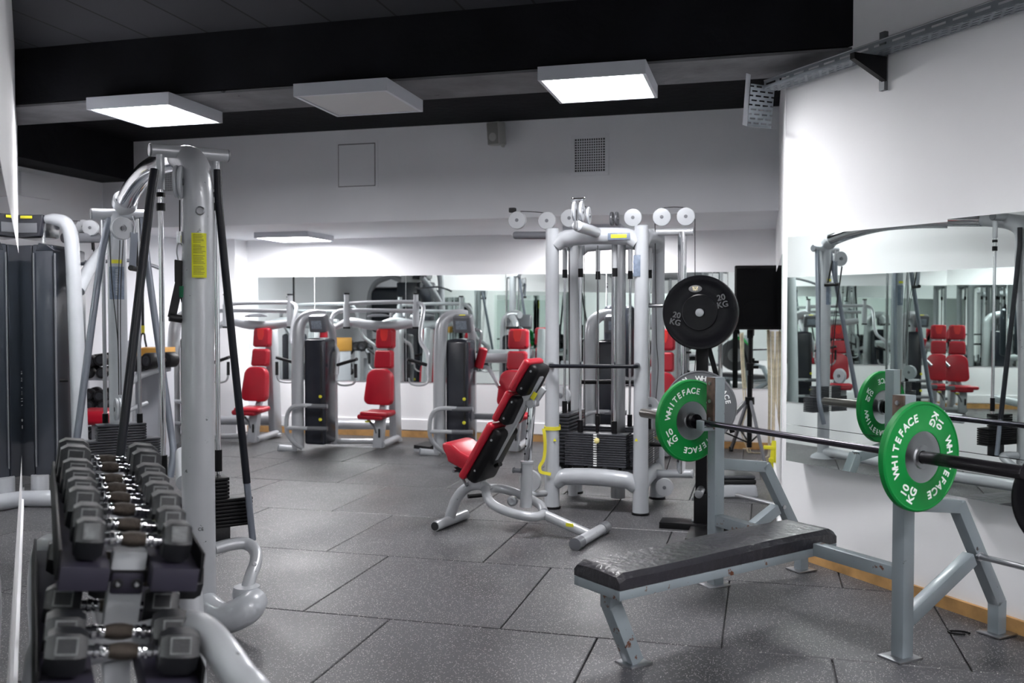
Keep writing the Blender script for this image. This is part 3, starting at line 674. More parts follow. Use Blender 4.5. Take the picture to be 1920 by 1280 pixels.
# front arm with twin pulleys
fa = J(1122, 437); ff = fa-ey*.42-ex*.03; ff.z += .012
m = MB(); m.tube([fa, ff], [.036, .036], 20, 0); T.part('front_arm', m, PALE)
m = MB(); m.cyl(ff+ey*.06, ff+ey*.15, .0375); T.part('arm_sleeve', m, BLKP)
m = MB(); m.lathe(ff, -ey, [(.036, 0), (.034, .02), (.02, .03)], 22); T.part('arm_cap', m, PALE)
for dy_, dz_, r_ in ((.03, .10, .066), (.20, .088, .058)):
    for sx in (-.024, .024):
        pulley(T, ff+ey*dy_+ex*(sx-.005)+V((0, 0, dz_)), ex+ey*.06, r_, m_=PALE, th=.02)
m = MB(); q = ff+ey*.02+V((0, 0, .178)); m.cyl(q-ex*.04, q+ex*.035, .008); m.box(q-ex*.042, (.014, .02, .02), R3, .003); m.box(q+ex*.037, (.014, .02, .02), R3, .003); T.part('pulley_keeper', m, CHROME)
m = MB(); q = ff-ey*.045; m.cyl(q+V((0, 0, .03)), q+V((0, 0, -.005)), .014); m.cyl(q+V((0, 0, -.005)), q+V((0, 0, -.02)), .008); T.part('cable_stop', m, STEEL)
m = MB(); m.tube([ff-ey*.035+V((0, 0, .03)), ff-ey*.036+V((0, 0, .1))], .004, 8, 0); T.part('cable', m, CABLE)
m = MB(); m.tube([ff+ey*.03+V((0, 0, .165)), ff+ey*.2+V((0, 0, .145))], .003, 8, 0); T.part('cable', m, CABLE)
for sx in (-.018, .018): pulley(T, J(1152, 410, .30)+ex*sx, ex, .05, m_=CONS, th=.02)

# yellow strap tied round the left front post
zs = J(1040, 800).z
T = Thing('strap', 'yellow webbing strap looped round the left front post of the cable tower', 'strap', V((A.x, A.y, zs)))
m = MB(); N = 28
ring = []
for k in range(N):
    th = 2*PI*k/N; r = .0515+(.006 if k % 9 == 0 else 0); zz = zs+.012*math.sin(th)-.004*math.cos(2*th)
    ring.append([V((A.x+math.cos(th)*rr_, A.y+math.sin(th)*rr_, zz+dz)) for rr_, dz in ((r, -.013), (r+.004, -.013), (r+.004, .013), (r, .013))])
m.loft(ring+[ring[0]], caps=False); T.part('loop', m, YELS)
m = MB(); pts = [J(1019, 803, -.06), J(1021, 815, -.065), J(1022, 840, -.06), J(1019, 862, -.06), J(1012, 875, -.065), J(1014, 884, -.07), J(1024, 887, -.07), J(1033, 889, -.07)]
m.tube(pts, .011, 4, 5, ell=.2, up=ey, sq=True); T.part('tail', m, YELS)

# ============================================================ ADJUSTABLE BENCH (red)
a0 = G(845, 984); b0 = G(1108, 1014); BP = Pl(a0, b0); bx = BP.d.copy(); by = BP.n.copy(); by = by if by.y > 0 else -by
sg = 1 if (BP.n-by).length < .1 else -1
T = Thing('adjustable_bench', 'adjustable bench with red padded seat and raised black-backed red backrest', 'bench', (a0+b0)/2)
def Q(px, py, o=0): return BP(px, py, o*sg)
def slabpoly(poly, w0, w1=None, bev=.02, y0=0, seg=3):
    m = MB(); P = [Q(x, y, y0-w0/2) for x, y in poly]; m.bevprism(P, by*w0, bev, seg); return m
# seat
m = slabpoly([(829, 843), (827, 831), (836, 829), (846, 832), (864, 848), (882, 856), (880, 877), (868, 882), (852, 873), (838, 866), (836, 856)], .30, bev=.018); T.part('seat', m, RED)
m = slabpoly([(850, 876), (868, 884), (882, 880), (884, 888), (868, 892)], .22, bev=.004); T.part('seat_shell', m, BLKP)
def backpad(nm, a, b_, tr, tb, w):
    """a low end, b_ high end of the front face (pixels); tr red thickness, tb shell thickness in metres"""
    P0 = Q(*a); P1 = Q(*b_); ax = (P1-P0).normalized(); nn = ax.cross(by).normalized(); nn = nn if nn.dot(bx) > 0 else -nn
    L = (P1-P0).length; R = frame3(by, nn, ax)
    m = MB(); m.box((P0+P1)/2+nn*(tr/2), (w, tr, L), R, min(tr*.42, .025), 4, (.93, 1)); p = T.part(nm, m, RED)
    m = MB(); m.box((P0+P1)/2+nn*(tr*.75+tb/2)+ax*L*.0, (w*.93, tb, L*.93), R, tb*.35, 3, (.9, .85)); T.part('shell', m, BLKP, p)
    for s_ in (.25, .8):
        q = P0+ax*L*s_+nn*(tr+tb*.4)-by*(w*.47); m = MB(); m.cyl(q, q-by*.006, .007); T.part('screw', m, STEEL, p)
backpad('lower_back_pad', (879, 886), (934, 785), .05, .09, .32)
backpad('middle_back_pad', (936, 782), (963, 728), .045, .08, .25)
backpad('head_pad', (966, 726), (997, 669), .05, .085, .25)
m = MB(); P0 = Q(906, 893); P1 = Q(1012, 703); ax = (P1-P0).normalized(); m.bar(P0, P1, .055, .05, ax.cross(by), .008); T.part('spine', m, SIL)
m = MB(); q = Q(1001, 742, -.03); m.box(q, (.03, .003, .05), frame3(by.cross(ax), by, ax), .001); T.part('badge', m, YEL)
m = MB(); m.prism([Q(893, 884, -.035), Q(909, 882, -.035), Q(898, 912, -.035), Q(868, 914, -.035)], by*.07); T.part('hinge_gusset', m, SIL)
m = MB(); m.bar(Q(862, 886, -.05), Q(876, 912, -.05), .008, .02, by); m.bar(Q(862, 886, .05), Q(876, 912, .05), .008, .02, by); m.cyl(Q(850, 883, -.08), Q(864, 883, -.02), .01); T.part('seat_adjuster', m, CONS)
m = MB(); m.cyl(Q(930, 873, .0), Q(938, 870, -.06), .014); T.part('pop_pin', m, BLKP)
# telescopic strut
m = MB(); s0 = Q(986, 950); s1 = Q(988, 866); m.tube([s0, s1], .037, 24, 0); m.lathe(s1, s1-s0, [(.037, -.01), (.041, -.005), (.041, .006), (.02, .006)], 24); T.part('strut_sleeve', m, SIL)
m = MB(); s2 = Q(998, 757); m.bar(s1-(s1-s0)*.2, s2, .05, .034, bx, .008); g = T.part('strut_rod', m, CHROME)
m = MB()
for k in range(6): q = s1+(s2-s1)*(.15+.13*k)-by*.0255+bx*-.008; m.cyl(q, q-by*.0012, .006)
T.part('pin_holes', m, DARKH, g)
m = MB(); m.cyl(s2-by*.035, s2+by*.035, .022); m.box(s2+V((0, 0, .005)), (.075, .06, .04), frame3(bx, by, (0, 0, 1)), .008); T.part('strut_joint', m, SIL)
m = MB(); q = Q(975, 882, -.03); m.cyl(q+bx*.01, q-bx*.04, .015); m.cyl(q-bx*.04, q-bx*.046, .019); T.part('strut_knob', m, CONS)
m = MB(); m.bar(Q(1000, 757), Q(1020, 728), .04, .03, by, .006); T.part('strut_lug', m, SIL)
# base
rt = .0285
m = MB(); m.tube([Q(843, 972), Q(848, 955), Q(856, 935), Q(870, 918), Q(890, 909), Q(908, 912), Q(917, 921)], [.035, .035, .034, .033, .033, .033, .032], 20, 6); T.part('rear_leg', m, SILD)
m = MB(); pa = G(825, 1000)-by*0; l_ = a0+V((0, 0, .032)); m.tube([l_-by*.20, l_+by*.20], .032, 22, 0)
T.part('rear_foot', m, SIL)
m = MB(); m.lathe(l_-by*.2003, -by, [(.027, 0), (.027, .002)], 20); T.part('foot_opening', m, DARKH)
m = MB(); m.tube([Q(910, 916, -.02), Q(914, 932, -.08), Q(925, 946, -.11), Q(955, 960, -.12), Q(985, 967, -.11), Q(1008, 968, -.06), Q(1020, 963, 0)], rt, 20, 7); T.part('ring_tube', m, SILD)
m = MB(); m.tube([Q(912, 918, .0), Q(924, 915, .07), Q(945, 917, .12), Q(972, 926, .13), Q(1000, 938, .11), Q(1014, 948, .07), Q(1020, 960, .0)], rt, 20, 7); T.part('ring_tube', m, SILD)
m = MB(); f_ = b0+V((0, 0, .035)); m.tube([Q(1015, 962), f_], .03, 20, 0); T.part('front_leg', m, SILD)
m = MB(); m.box(Q(1068, 984, -.031), (.05, .003, .022), frame3(bx, by, (0, 0, 1)), .001); T.part('badge', m, YEL)
m = MB(); m.tube([f_-by*.24, f_+by*.24], .033, 22, 0); T.part('front_foot', m, SILD)
for s_ in (-1, 1):
    m = MB(); m.lathe(f_+by*s_*.17, by*s_, [(.034, 0), (.038, .003), (.038, .06), (.0375, .085), (.024, .088)], 26); T.part('rubber_end', m, CONS)
m = MB(); m.lathe(Q(963, 938, -.02), -by, [(.03, 0), (.032, .004), (.032, .03), (.02, .034), (.01, .03)], 24); T.part('wheel', m, STEEL)
m = MB(); m.tube([G(878, 938)+V((0, 0, .03)), G(918, 934)+V((0, 0, .03))], .016, 16, 0); T.part('cross_pedal', m, BLKP)

# ============================================================ PLATES
def plate(label, c, nrm, r, t, m_, disc=None, rot=0, texts=(), group=None, name='weight_plate_disc', hole=.026, rim=.018, raised=True, cat='weight plate', up=(0, 0, 1)):
    n = V(nrm).normalized(); T = Thing(name, label, cat, c, 0, group); c = V(c)
    u = V(up)-n*n.dot(V(up)); u.normalize(); rt_ = u.cross(n)   # rt_ = picture right when the face looks at the viewer
    m = MB(); rd = r*.47 if disc else hole
    prof = [(rd, -t/2+.003), (r-rim, -t/2+.003), (r-rim*.8, -t/2), (r-.006, -t/2), (r, -t/2+.006), (r, t/2-.006), (r-.006, t/2), (r-rim*.8, t/2), (r-rim, t/2-.003), (rd+.012, t/2-.003), (rd+.008, t/2), (rd, t/2)]
    ringsn = 72; a_, b_ = u, rt_
    m.loft([[c+n*h+(b_*math.cos(2*PI*k/ringsn)+a_*math.sin(2*PI*k/ringsn))*q_ for k in range(ringsn)] for q_, h in prof]+[[c+n*(-t/2+.003)+(b_*math.cos(2*PI*k/ringsn)+a_*math.sin(2*PI*k/ringsn))*rd for k in range(ringsn)]], caps=False)
    T.part('disc', m, m_)
    if disc:
        m = MB(); m.loft([[c+n*h+(b_*math.cos(2*PI*k/48)+a_*math.sin(2*PI*k/48))*q_ for k in range(48)] for q_, h in ((hole, -t/2+.004), (rd, -t/2+.004), (rd, t/2-.003), (rd-.01, t/2-.006), (hole+.02, t/2-.006), (hole+.016, t/2), (hole, t/2), (hole, -t/2+.004))], caps=False); T.part('steel_insert', m, disc)
    for txt, size, rad, ang, mode, tm in texts:
        # ang measured counter-clockwise from picture right, in degrees
        def F(x, y, rotd, dep=.0):
            cr = math.cos(math.radians(rotd)); sr = math.sin(math.radians(rotd))
            X = rt_*cr+u*sr; Y = -rt_*sr+u*cr
            return Matrix.Translation(c+rt_*x+u*y+n*(t/2-.0025+dep))@frame3(X, Y, n).to_4x4()
        m = MB()
        if mode == 'arc':
            span = len(txt); st = size*.72/rad*57.3
            for i, ch in enumerate(txt):
                a = ang+st*((span-1)/2-i)
                m.text(ch, size, F(math.cos(math.radians(a))*rad, math.sin(math.radians(a))*rad, a-90), size*.022)
        elif mode == 'radial':
            # reads inwards, letter tops turned clockwise
            rows = txt.split('\n')
            for i, ln in enumerate(rows):
                off = (len(rows)-1)/2-i
                a = math.radians(ang); cx = math.cos(a)*rad; cy = math.sin(a)*rad; tx = math.sin(a); ty = -math.cos(a)
                m.text(ln, size, F(cx+tx*off*size*.95, cy+ty*off*size*.95, ang+180), size*.022)
        else:
            rows = txt.split('\n')
            for i, ln in enumerate(rows):
                off = (len(rows)-1)/2-i; a = math.radians(ang); th = math.radians(mode)
                m.text(ln, size, F(math.cos(a)*rad-math.sin(th)*off*size*.9, math.sin(a)*rad+math.cos(th)*off*size*.9, mode), size*.02, .003)
        T.part('lettering', m, tm)
    T.u, T.rt, T.n, T.c = u, rt_, n, c
    return T

# ============================================================ BENCH-PRESS BENCH, BARBELL
F1 = G(1691, 1232); F2 = G(1341, 1096); F3 = G(1836, 1178); F4 = G(1497, 1060)
bd = (F1-F2).normalized(); bn = V((-bd.y, bd.x, 0)); bn = bn if bn.y > 0 else -bn       # bn: towards the wall
UP1 = Pl(F1, F1+bn); UP2 = Pl(F2, F2+bn); FB = Pl(F1, F2)
T = Thing('bench_press', 'blue-grey steel bench press with flat black pad and two barbell uprights', 'bench', (F1+F2)/2)
R4 = frame3(bn, bd, (0, 0, 1)); tw_ = .058
def upright(F, px_top, py_top, dz=1.0):
    top = FB(px_top, py_top); z = top.z
    m = MB(); m.bar(F+V((0, 0, .005)), V((F.x, F.y, z)), tw_, tw_*1.05, bn, .003); g = T.part('upright', m, GRYB)
    m = MB(); m.box(F+V((0, 0, .004))-bn*.01, (.13, .11, .008), R4, .001); T.part('foot_plate', m, STEEL, g)
    # cradle: channel open at the front
    m = MB(); q = V((F.x, F.y, z))-bn*(tw_/2+.006); m.box(q+V((0, 0, -.13)), (.012, tw_*.9, .26), R4, .001)
    p = T.part('cradle_plate', m, mat('worn_brown_steel', (.10, .065, .05), .45, .4, var=.4, vscale=30))
    for k in (.03, .12, .21):
        m = MB(); m.cyl(q+V((0, 0, -k))-bn*.005, q+V((0, 0, -k))-bn*.012, .009, seg=10); T.part('bolt', m, STEEL, p)
    return z
zu = upright(F1, 1720, 742)
zu2 = upright(F2, 1357, 708)
print('upright tops', zu, zu2)
# hooks carrying the bar
BARZ = .828; BR = .0145
barc = (F1+F2)/2-bn*(tw_/2+.038); barc.z = BARZ
for F in (F1, F2):
    m = MB(); q = V((F.x, F.y, BARZ))-bn*(tw_/2)
    m.box(q+V((0, 0, -.03))-bn*.03, (.085, .05, .016), R4, .002); m.box(q+V((0, 0, -.012))-bn*.072, (.012, .05, .05), R4, .002); T.part('hook', m, GRYB)
# side frames
def side(F, FR, P):
    m = MB()
    def z_(px, py): return P(px, py)
    return m
def sideframe(F, Fr, UP, k1, k2, k3, dlow, dhi):
    w_ = .052
    a = V((F.x, F.y, k1)); b_ = F+bn*k2[0]+V((0, 0, k2[1])); c = F+bn*k3[0]+V((0, 0, k3[1])); e = Fr+V((0, 0, .008))
    m = MB()
    m.bar(a, b_+(b_-a).normalized()*.0, w_, w_*1.05, (0, 0, 1), .003); m.bar(b_+(a-b_).normalized()*.0+V((0, 0, .012)), c, w_, w_*1.05, bn, .003); m.bar(c+V((0, 0, .01)), e, w_, w_*1.05, bn, .003)
    g = T.part('rear_frame', m, GRYB)
    m = MB(); m.box(e+V((0, 0, -.002)), (.12, .11, .008), R4, .001); T.part('foot_plate', m, STEEL, g)
    m = MB(); m.bar(V((F.x, F.y, dlow)), F+bn*dhi[0]+V((0, 0, dhi[1])), w_, w_*1.05, (0, 0, 1), .003); T.part('diagonal_brace', m, GRYB)
    return b_, c
def s1(px, py): q = UP1(px, py); return ((q-F1).dot(bn), q.z)
def s2(px, py): q = UP2(px, py); return ((q-F2).dot(bn), q.z)
print('side', s1(1795, 950), s1(1842, 1120), s1(1822, 1050), s2(1440, 872), s2(1475, 970), s2(1495, 1060))
dr = (F3-F1).dot(bn)
k2 = s1(1793, 948); k3 = s1(1843, 1115)
sideframe(F1, F1+bn*dr, UP1, .62, (k2[0], k2[1]), (dr, .14), .14, (s1(1822, 1045)[0]-.01, s1(1822, 1045)[1]))
sideframe(F2, F2+bn*dr, UP2, .62, (k2[0], k2[1]), (dr, .14), .14, (s1(1822, 1045)[0]-.01, s1(1822, 1045)[1]))
# plate pegs
for F, s_ in ((F1, 1), (F2, -1)):
    k_ = s1(1827, 1040); q = F+bn*(k_[0]+.0)+V((0, 0, k_[1])); m = MB(); m.cyl(q+bd*s_*.02, q+bd*s_*.34, .0125, seg=18); m.cyl(q+bd*s_*.02, q+bd*s_*.032, .02, seg=14); T.part('storage_peg', m, STEEL)
    m = MB(); q2 = q-bd*s_*.028; m.cyl(q2, q2-bd*s_*.006, .012, seg=6); T.part('bolt', m, STEEL)
# cross tube
ch = FB(1690, 1075).z; m = MB(); m.bar(V((F1.x, F1.y, ch)), V((F2.x, F2.y, ch)), .055, .055, (0, 0, 1), .003); T.part('cross_tube', m, GRYR)
# pad: four corners of the top face
ZP = .405
pA = G(1081, 1049, ZP); pB = G(1157, 1076, ZP); pC = G(1573, 995, ZP); pD = G(1474, 969, ZP)
print('pad', (pB-pA).length, (pC-pB).length, (pD-pC).length, pA, pB, pC, pD)
pc = (pA+pB+pC+pD)/4; px_ = ((pC+pD)-(pA+pB)).normalized(); py_ = V((-px_.y, px_.x, 0)); Lp = ((pC+pD)/2-(pA+pB)/2).length; Wp = .27
R5 = frame3(px_, py_, (0, 0, 1))
b = bmesh.new(); nx, ny = 40, 14; grid = {}
th_ = .062
m = MB(); bx_ = bmesh.new(); bmesh.ops.create_grid(bx_, x_segments=nx, y_segments=ny, size=.5)
top = []
for v in bx_.verts:
    x = v.co.x; y = v.co.y; e = min(1, (0.5-abs(y))/.07); e2 = min(1, (.5-abs(x))/.02)
    dip = .006*math.sin(x*9+1)*(1-abs(2*y))+.005*(math.cos(y*PI))+.004*math.sin(x*5)
    z = th_*(1-.30*(1-math.sin(e*PI/2))-.25*(1-math.sin(e2*PI/2)))+dip
    v.co = V((x*Lp, y*Wp, z))
ed = [e for e in bx_.edges if len(e.link_faces) == 1]
r_ = bmesh.ops.extrude_edge_only(bx_, edges=ed)
for v in [g for g in r_['geom'] if isinstance(g, bmesh.types.BMVert)]: v.co.z = .0
base = [v for v in bx_.verts if abs(v.co.z) < 1e-6]
for v in bx_.verts: v.co = R5@v.co+pc-V((0, 0, th_))
m._join(bx_); m.box(pc-V((0, 0, th_-.004)), (Lp*.99, Wp*.98, .01), R5); T.part('bench_pad', m, VIN)
m = MB(); zf_ = ZP-th_-.02
for s_ in (-1, 1): m.box(pc+py_*s_*(Wp/2-.014)+V((0, 0, zf_-ZP)), (Lp, .028, .036), R5, .001)
for s_ in (-1, 1): m.box(pc+px_*s_*(Lp/2-.014)+V((0, 0, zf_-ZP)), (.028, Wp-.05, .036), R5, .001)
m.box(pc+px_*(Lp/2-.12)+V((0, 0, zf_-ZP-.0)), (.06, Wp*.9, .03), R5); T.part('pad_frame', m, GRYR)
fl_ = G(1188, 1243); ft = (pA+pB)/2+px_*.075; ft.z = zf_-.01; fk = V((ft.x, ft.y, .245)); fk = ft*1; fk.z = .25
flc = fl_
m = MB(); m.bar(ft, fk+V((0, 0, -.015)), .06, .06, px_, .003); m.bar(fk, V((flc.x, flc.y, .008)), .06, .06, px_, .003); g = T.part('front_leg', m, GRYR)
m = MB(); m.box(flc+V((0, 0, .004)), (.11, .1, .008), R5, .001); T.part('foot_plate', m, STEEL, g)
m = MB(); qa = (pC+pD)/2-px_*.12; qb = (F1+F2)/2; m.bar(V((qa.x, qa.y, zf_-.035)), V((qb.x, qb.y, ch)), .055, .05, (0, 0, 1), .003)
m.bar((pA+pB)/2*1+px_*.05+V((0, 0, zf_-ZP-.03)), V((qa.x, qa.y, zf_-.03)), .05, .04, (0, 0, 1), .003); T.part('spine_tube', m, GRYB)

T = Thing('barbell', 'black barbell resting across the two bench press uprights', 'barbell', barc)
m = MB(); m.cyl(barc-bd*.66, barc+bd*.66, BR, seg=24); T.part('shaft', m, mat('black_bar', (.035, .032, .042), .22, .8))
for s_ in (-1, 1):
    m = MB(); m.lathe(barc+bd*s_*.64, bd*s_, [(.02, 0), (.037, .003), (.037, .026), (.026, .03)], 30); g = T.part('collar', m, BLKG)
    m = MB(); m.lathe(barc+bd*s_*.67, bd*s_, [(.0235, 0), (.0245, .004), (.0245, .44), (.021, .446)], 30); T.part('sleeve', m, mat('sleeve_steel', (.16, .15, .14), .3, .8) if s_ < 0 else mat('sleeve_black', (.012, .011, .013), .22, .3))
txtG = lambda c0: [('WHITEFACE', .043, .152, c0, 'arc', WHT), ('WHITEFACE', .043, .152, c0+180, 'arc', WHT), ('10\nKG', .047, .152, c0+88, 'radial', WHT), ('10\nKG', .043, .152, c0+268, 'radial', WHT)]
plate('green ten-kilo plate on the near end of the barbell, in front of the white wall', barc+bd*.695, bd, .211, .034, GRN, STEEL, texts=txtG(152), group='green ten-kilo plates on the barbell', rim=.012, name='bumper_plate')
plate('green ten-kilo plate on the far end of the barbell, beside the black plate stand', barc-bd*.695, bd, .211, .034, GRN, STEEL, texts=txtG(122), group='green ten-kilo plates on the barbell', rim=.012, name='bumper_plate')
# carabiner on the floor
m = MB(); c = G(1798, 1188)+V((0, 0, .006)); pts = [c+V((math.cos(t)*.042, math.sin(t)*.02, 0)) for t in [k*2*PI/12 for k in range(11)]]
m.tube(pts, .0045, 10, 4); solo('carabiner', m, BLKP, 'small dark open carabiner lying on the floor beside the bench press foot', 'carabiner', c)

# ============================================================ PLATE STAND with black and grey plates
TB = G(1315, 990); tn = V((O.x-TB.x, O.y-TB.y, 0)).normalized(); tn = (Matrix.Rotation(math.radians(-5), 3, 'Z')@tn); tr_ = V((-tn.y, tn.x, 0)); tr_ = tr_ if tr_.x > 0 else -tr_
T = Thing('plate_stand', 'black upright stand with pegs holding round weight plates', 'plate rack', TB); R6 = frame3(tr_, -tn, (0, 0, 1))
TQ = Pl(TB, TB+tr_)
m = MB(); zt_ = TQ(1315, 560).z; m.bar(TB+V((0, 0, .0)), V((TB.x, TB.y, zt_)), .072, .07, tn, .003); T.part('post', m, BLKP)
m = MB(); m.box(TB+V((0, 0, .12)), (.09, .09, .22), R6, .003); g = T.part('socket', m, BLKP)
for sx in (-1, 1):
    for zz in (.05, .19):
        m = MB(); m.cyl(TB+tr_*sx*.045+tn*.02+V((0, 0, zz)), TB+tr_*sx*.058+tn*.02+V((0, 0, zz)), .012, seg=8); T.part('bolt', m, STEEL, g)
m = MB(); m.box(TB+V((0, 0, .02))+tr_*.0, (.52, .16, .04), R6, .003); T.part('cross_foot', m, BLKP)
m = MB(); m.box(TB+tn*.18+V((0, 0, .015)), (.12, .5, .03), R6, .003); T.part('long_foot', m, BLKP)
def peg(px, py, side, l0=.26):
    q = TQ(px, py); q = V((TB.x, TB.y, q.z)); d = tn*side
    m = MB(); m.cyl(q+d*.03, q+d*l0, .025, seg=22); m.lathe(q+d*(l0), d, [(.022, 0), (.021, .006), (.01, .007)], 22); T.part('peg', m, STEEL); return q
q1 = peg(1307, 586, 1, .22); q2 = peg(1310, 758, 1, .2); q3 = peg(1300, 915, 1, .2)
m = MB(); m.bar(V((TB.x, TB.y, zt_-.18))-tn*.03, TB-tn*.03+tr_*.19+V((0, 0, .62)), .03, .03, tn); T.part('rear_brace', m, BLKP)
pn = (tn-tr_*.08+V((0, 0, .03))).normalized()
BT = mat('raised_black_print', (.05, .05, .055), .3)
P20 = plate('large black twenty-kilo rubber plate on the top peg of the black stand', q1+tn*.165, pn, .232, .05, BLKG, None, texts=[('20\nKG', .05, .152, 27, 12, BT), ('20\nKG', .05, .152, 195, -12, BT)], rim=.04, name='bumper_plate', up=(0, 0, 1))
m = MB(); m.lathe(P20.c+pn*.0225, pn, [(.112, 0), (.112, .003), (.108, .005), (.106, .003), (.03, .003)], 60); P20.part('raised_ring', m, BLKG)
m = MB(); cc_ = P20.c+P20.u*.147-P20.rt*.028+pn*.0235
m.loft([[cc_+pn*h+P20.rt*math.cos(2*PI*k/32)*.041*s_+P20.u*math.sin(2*PI*k/32)*.022*s_ for k in range(32)] for s_, h in ((1, -.002), (1, .001), (.9, .0018))]); g = P20.part('badge', m, mat('badge_grey', (.09, .09, .095), .4))
m = MB(); e = lambda x, y: cc_+P20.rt*x+P20.u*y+pn*.002
GOLD = mat('gold_print', (.62, .55, .36), .4, .3)
for pts in ([(-.018, .014), (-.012, .014), (0, -.004), (0, -.015)], [(.018, .014), (.012, .014), (0, -.004), (0, -.015)], [(-.018, .014), (-.014, .014), (-.012, -.006), (-.014, -.008)], [(.018, .014), (.014, .014), (.012, -.006), (.014, -.008)], [(-.009, .014), (0, .006), (.009, .014), (.006, .014), (0, .01), (-.006, .014)], [(-.014, -.008), (-.009, -.012), (-.006, -.005), (-.01, -.004)], [(.014, -.008), (.009, -.012), (.006, -.005), (.01, -.004)]):
    m.prism([e(*p) for p in pts], pn*.001)
P20.part('emblem', m, GOLD, g)
plate('second large black plate stacked behind the front one on the top peg', q1+tn*.108-tr_*0, pn, .232, .05, BLKG, None, rim=.04, name='bumper_plate')
plate('grey five-kilo plate on the middle peg of the black stand', q2+tn*.13+tr_*.0, pn, .225, .03, GRY5, STEEL, texts=[('WHITEFACE', .043, .175, 52, 'arc', WHT), ('WHITEFACE', .043, .175, 232, 'arc', WHT), ('5\nKG', .047, .165, 125, 215, WHT), ('5\nKG', .047, .165, 305, 35, WHT)], rim=.012, name='bumper_plate')
# a second stand, mostly beyond the right edge
S2b = W2(2.0, 3.28); T = Thing('plate_stand', 'black plate stand at the right edge of the picture, mostly out of view', 'plate rack', S2b)
n2 = V((O.x-S2b.x, O.y-S2b.y, 0)).normalized(); n2 = Matrix.Rotation(math.radians(28), 3, 'Z')@n2; r2_ = V((n2.y, -n2.x, 0)); R7 = frame3(r2_, n2, (0, 0, 1))
m = MB(); m.bar(S2b, S2b+V((0, 0, 1.15)), .07, .07, n2, .003); T.part('post', m, BLKP)
m = MB(); m.box(S2b+V((0, 0, .015)), (.4, .08, .03), R7, .002); m.box(S2b+V((0, 0, .015)), (.08, .4, .03), R7, .002); T.part('base', m, BLKP)
n3 = V((O.x-S2b.x, O.y-S2b.y, 0)).normalized()
for zz in (.74, .17):
    m = MB(); m.cyl(S2b+n3*.03+V((0, 0, zz)), S2b+n3*.2+V((0, 0, zz)), .024); T.part('peg', m, STEEL)
    plate('black rubber plate cut by the right edge of the picture, %s' % ('above, level with the barbell' if zz > .5 else 'below, close to the floor'), S2b+n3*.16+V((0, 0, zz)), n3, .208 if zz > .5 else .16, .05, BLKG, None, rim=.03, name='bumper_plate')

# ============================================================ PLATE-LOADED STYLE CHEST PRESS MACHINES ALONG THE BACK MIRROR
YS = 8.87
S2 = Yp(712, 842, YS); S2.z = 0
Y_ = Yp
def rot8(a=-.14): return rotax('Z', a)
RZ = rot8()
def seat_pads(T, S, mats=(RED, REDL), seatpad=True):
    o = S-S2
    def P(px, py, Y): return Y_(px, py, Y)+o
    def pad(nm, px, py, Y, w, t, h, tilt, tp, cr=.045, m_=RED):
        R = RZ@rotax('X', -tilt); c = P(px, py, Y); out = []
        for (sx, sz, a0) in ((1, 1, 0), (-1, 1, 90), (-1, -1, 180), (1, -1, 270)):
            ww = w/2*(tp if sz > 0 else 1); r = cr if sz < 0 or tp > .9 else cr*1.6
            for k in range(6):
                a_ = math.radians(a0+18*k); out.append(c+R@V((sx*(ww-r)+math.cos(a_)*r, -t/2, sz*(h/2-r)+math.sin(a_)*r)))
        m = MB(); m.bevprism(out, R@V((0, t, 0)), .019, 3); return T.part(nm, m, m_)
    pad('lower_back_pad', 712, 725, YS+.17, .335, .075, .375, .14, .90, .065)
    pad('middle_back_pad', 720.5, 673.5, YS+.235, .215, .07, .187, .12, .95, .028)
    h = pad('head_pad', 723.5, 634.5, YS+.27, .215, .075, .205, .08, .97, .032)
    m = MB(); q = P(723.5, 630, YS+.27); nn = RZ@V((0, -1, 0)); q = q+nn*.037+V((0, 0, .0)); rr = RZ@V((1, 0, 0))
    m.prism([q+rr*x+V((0, 0, z))+nn*0 for x, z in ((-.045, .07), (.045, .07), (.043, 0), (.025, -.05), (0, -.062), (-.025, -.05), (-.043, 0))], nn*.0025); T.part('head_patch', m, REDL, h)
    m = MB(); m.box(P(706, 777, YS+.02), (.30, .30, .055), RZ@rotax('X', .12), .026, 4); m.box(P(704, 776, YS-.09), (.33, .1, .05), RZ, .024, 4); T.part('seat_pad', m, RED)
    m = MB(); m.bar(P(709, 839, YS+.02), P(714, 782, YS+.05), .10, .085, (0, 1, 0), .008); m.bar(P(715, 782, YS+.1), P(719, 758, YS+.2), .07, .04, (0, 1, 0), .008); T.part('seat_post', m, PALE)
    m = MB(); m.box(P(711, 812, YS-.026), (.022, .004, .09), RZ); T.part('slot', m, DARKH)
    m = MB(); m.tube([P(690, 786, YS), P(702, 800, YS), P(706, 812, YS)], .012, 12, 5); T.part('adjuster_lever', m, CONS)
    m = MB(); m.lathe(P(689, 788, YS-.06), (0, 0, -1), [(.01, 0), (.028, .004), (.028, .016), (.01, .02)], 16); T.part('lever_knob', m, YEL)
    # back upright: tall slab leaning slightly
    m = MB(); m.bar(P(742, 826, YS+.55), P(737, 618, YS+.42), .085, .17, (0, 1, 0), .02); T.part('back_upright', m, SIL)
    m = MB(); m.tube([P(716, 837, YS+.02)+V((0, 0, .02)), P(745, 826, YS+.5)+V((0, 0, .03))], .035, 16, 0); m.lathe(P(746, 826, YS+.5), (0, 0, 1), [(.05, 0), (.05, .02), (.04, .03)], 16); T.part('base_tube', m, SIL)
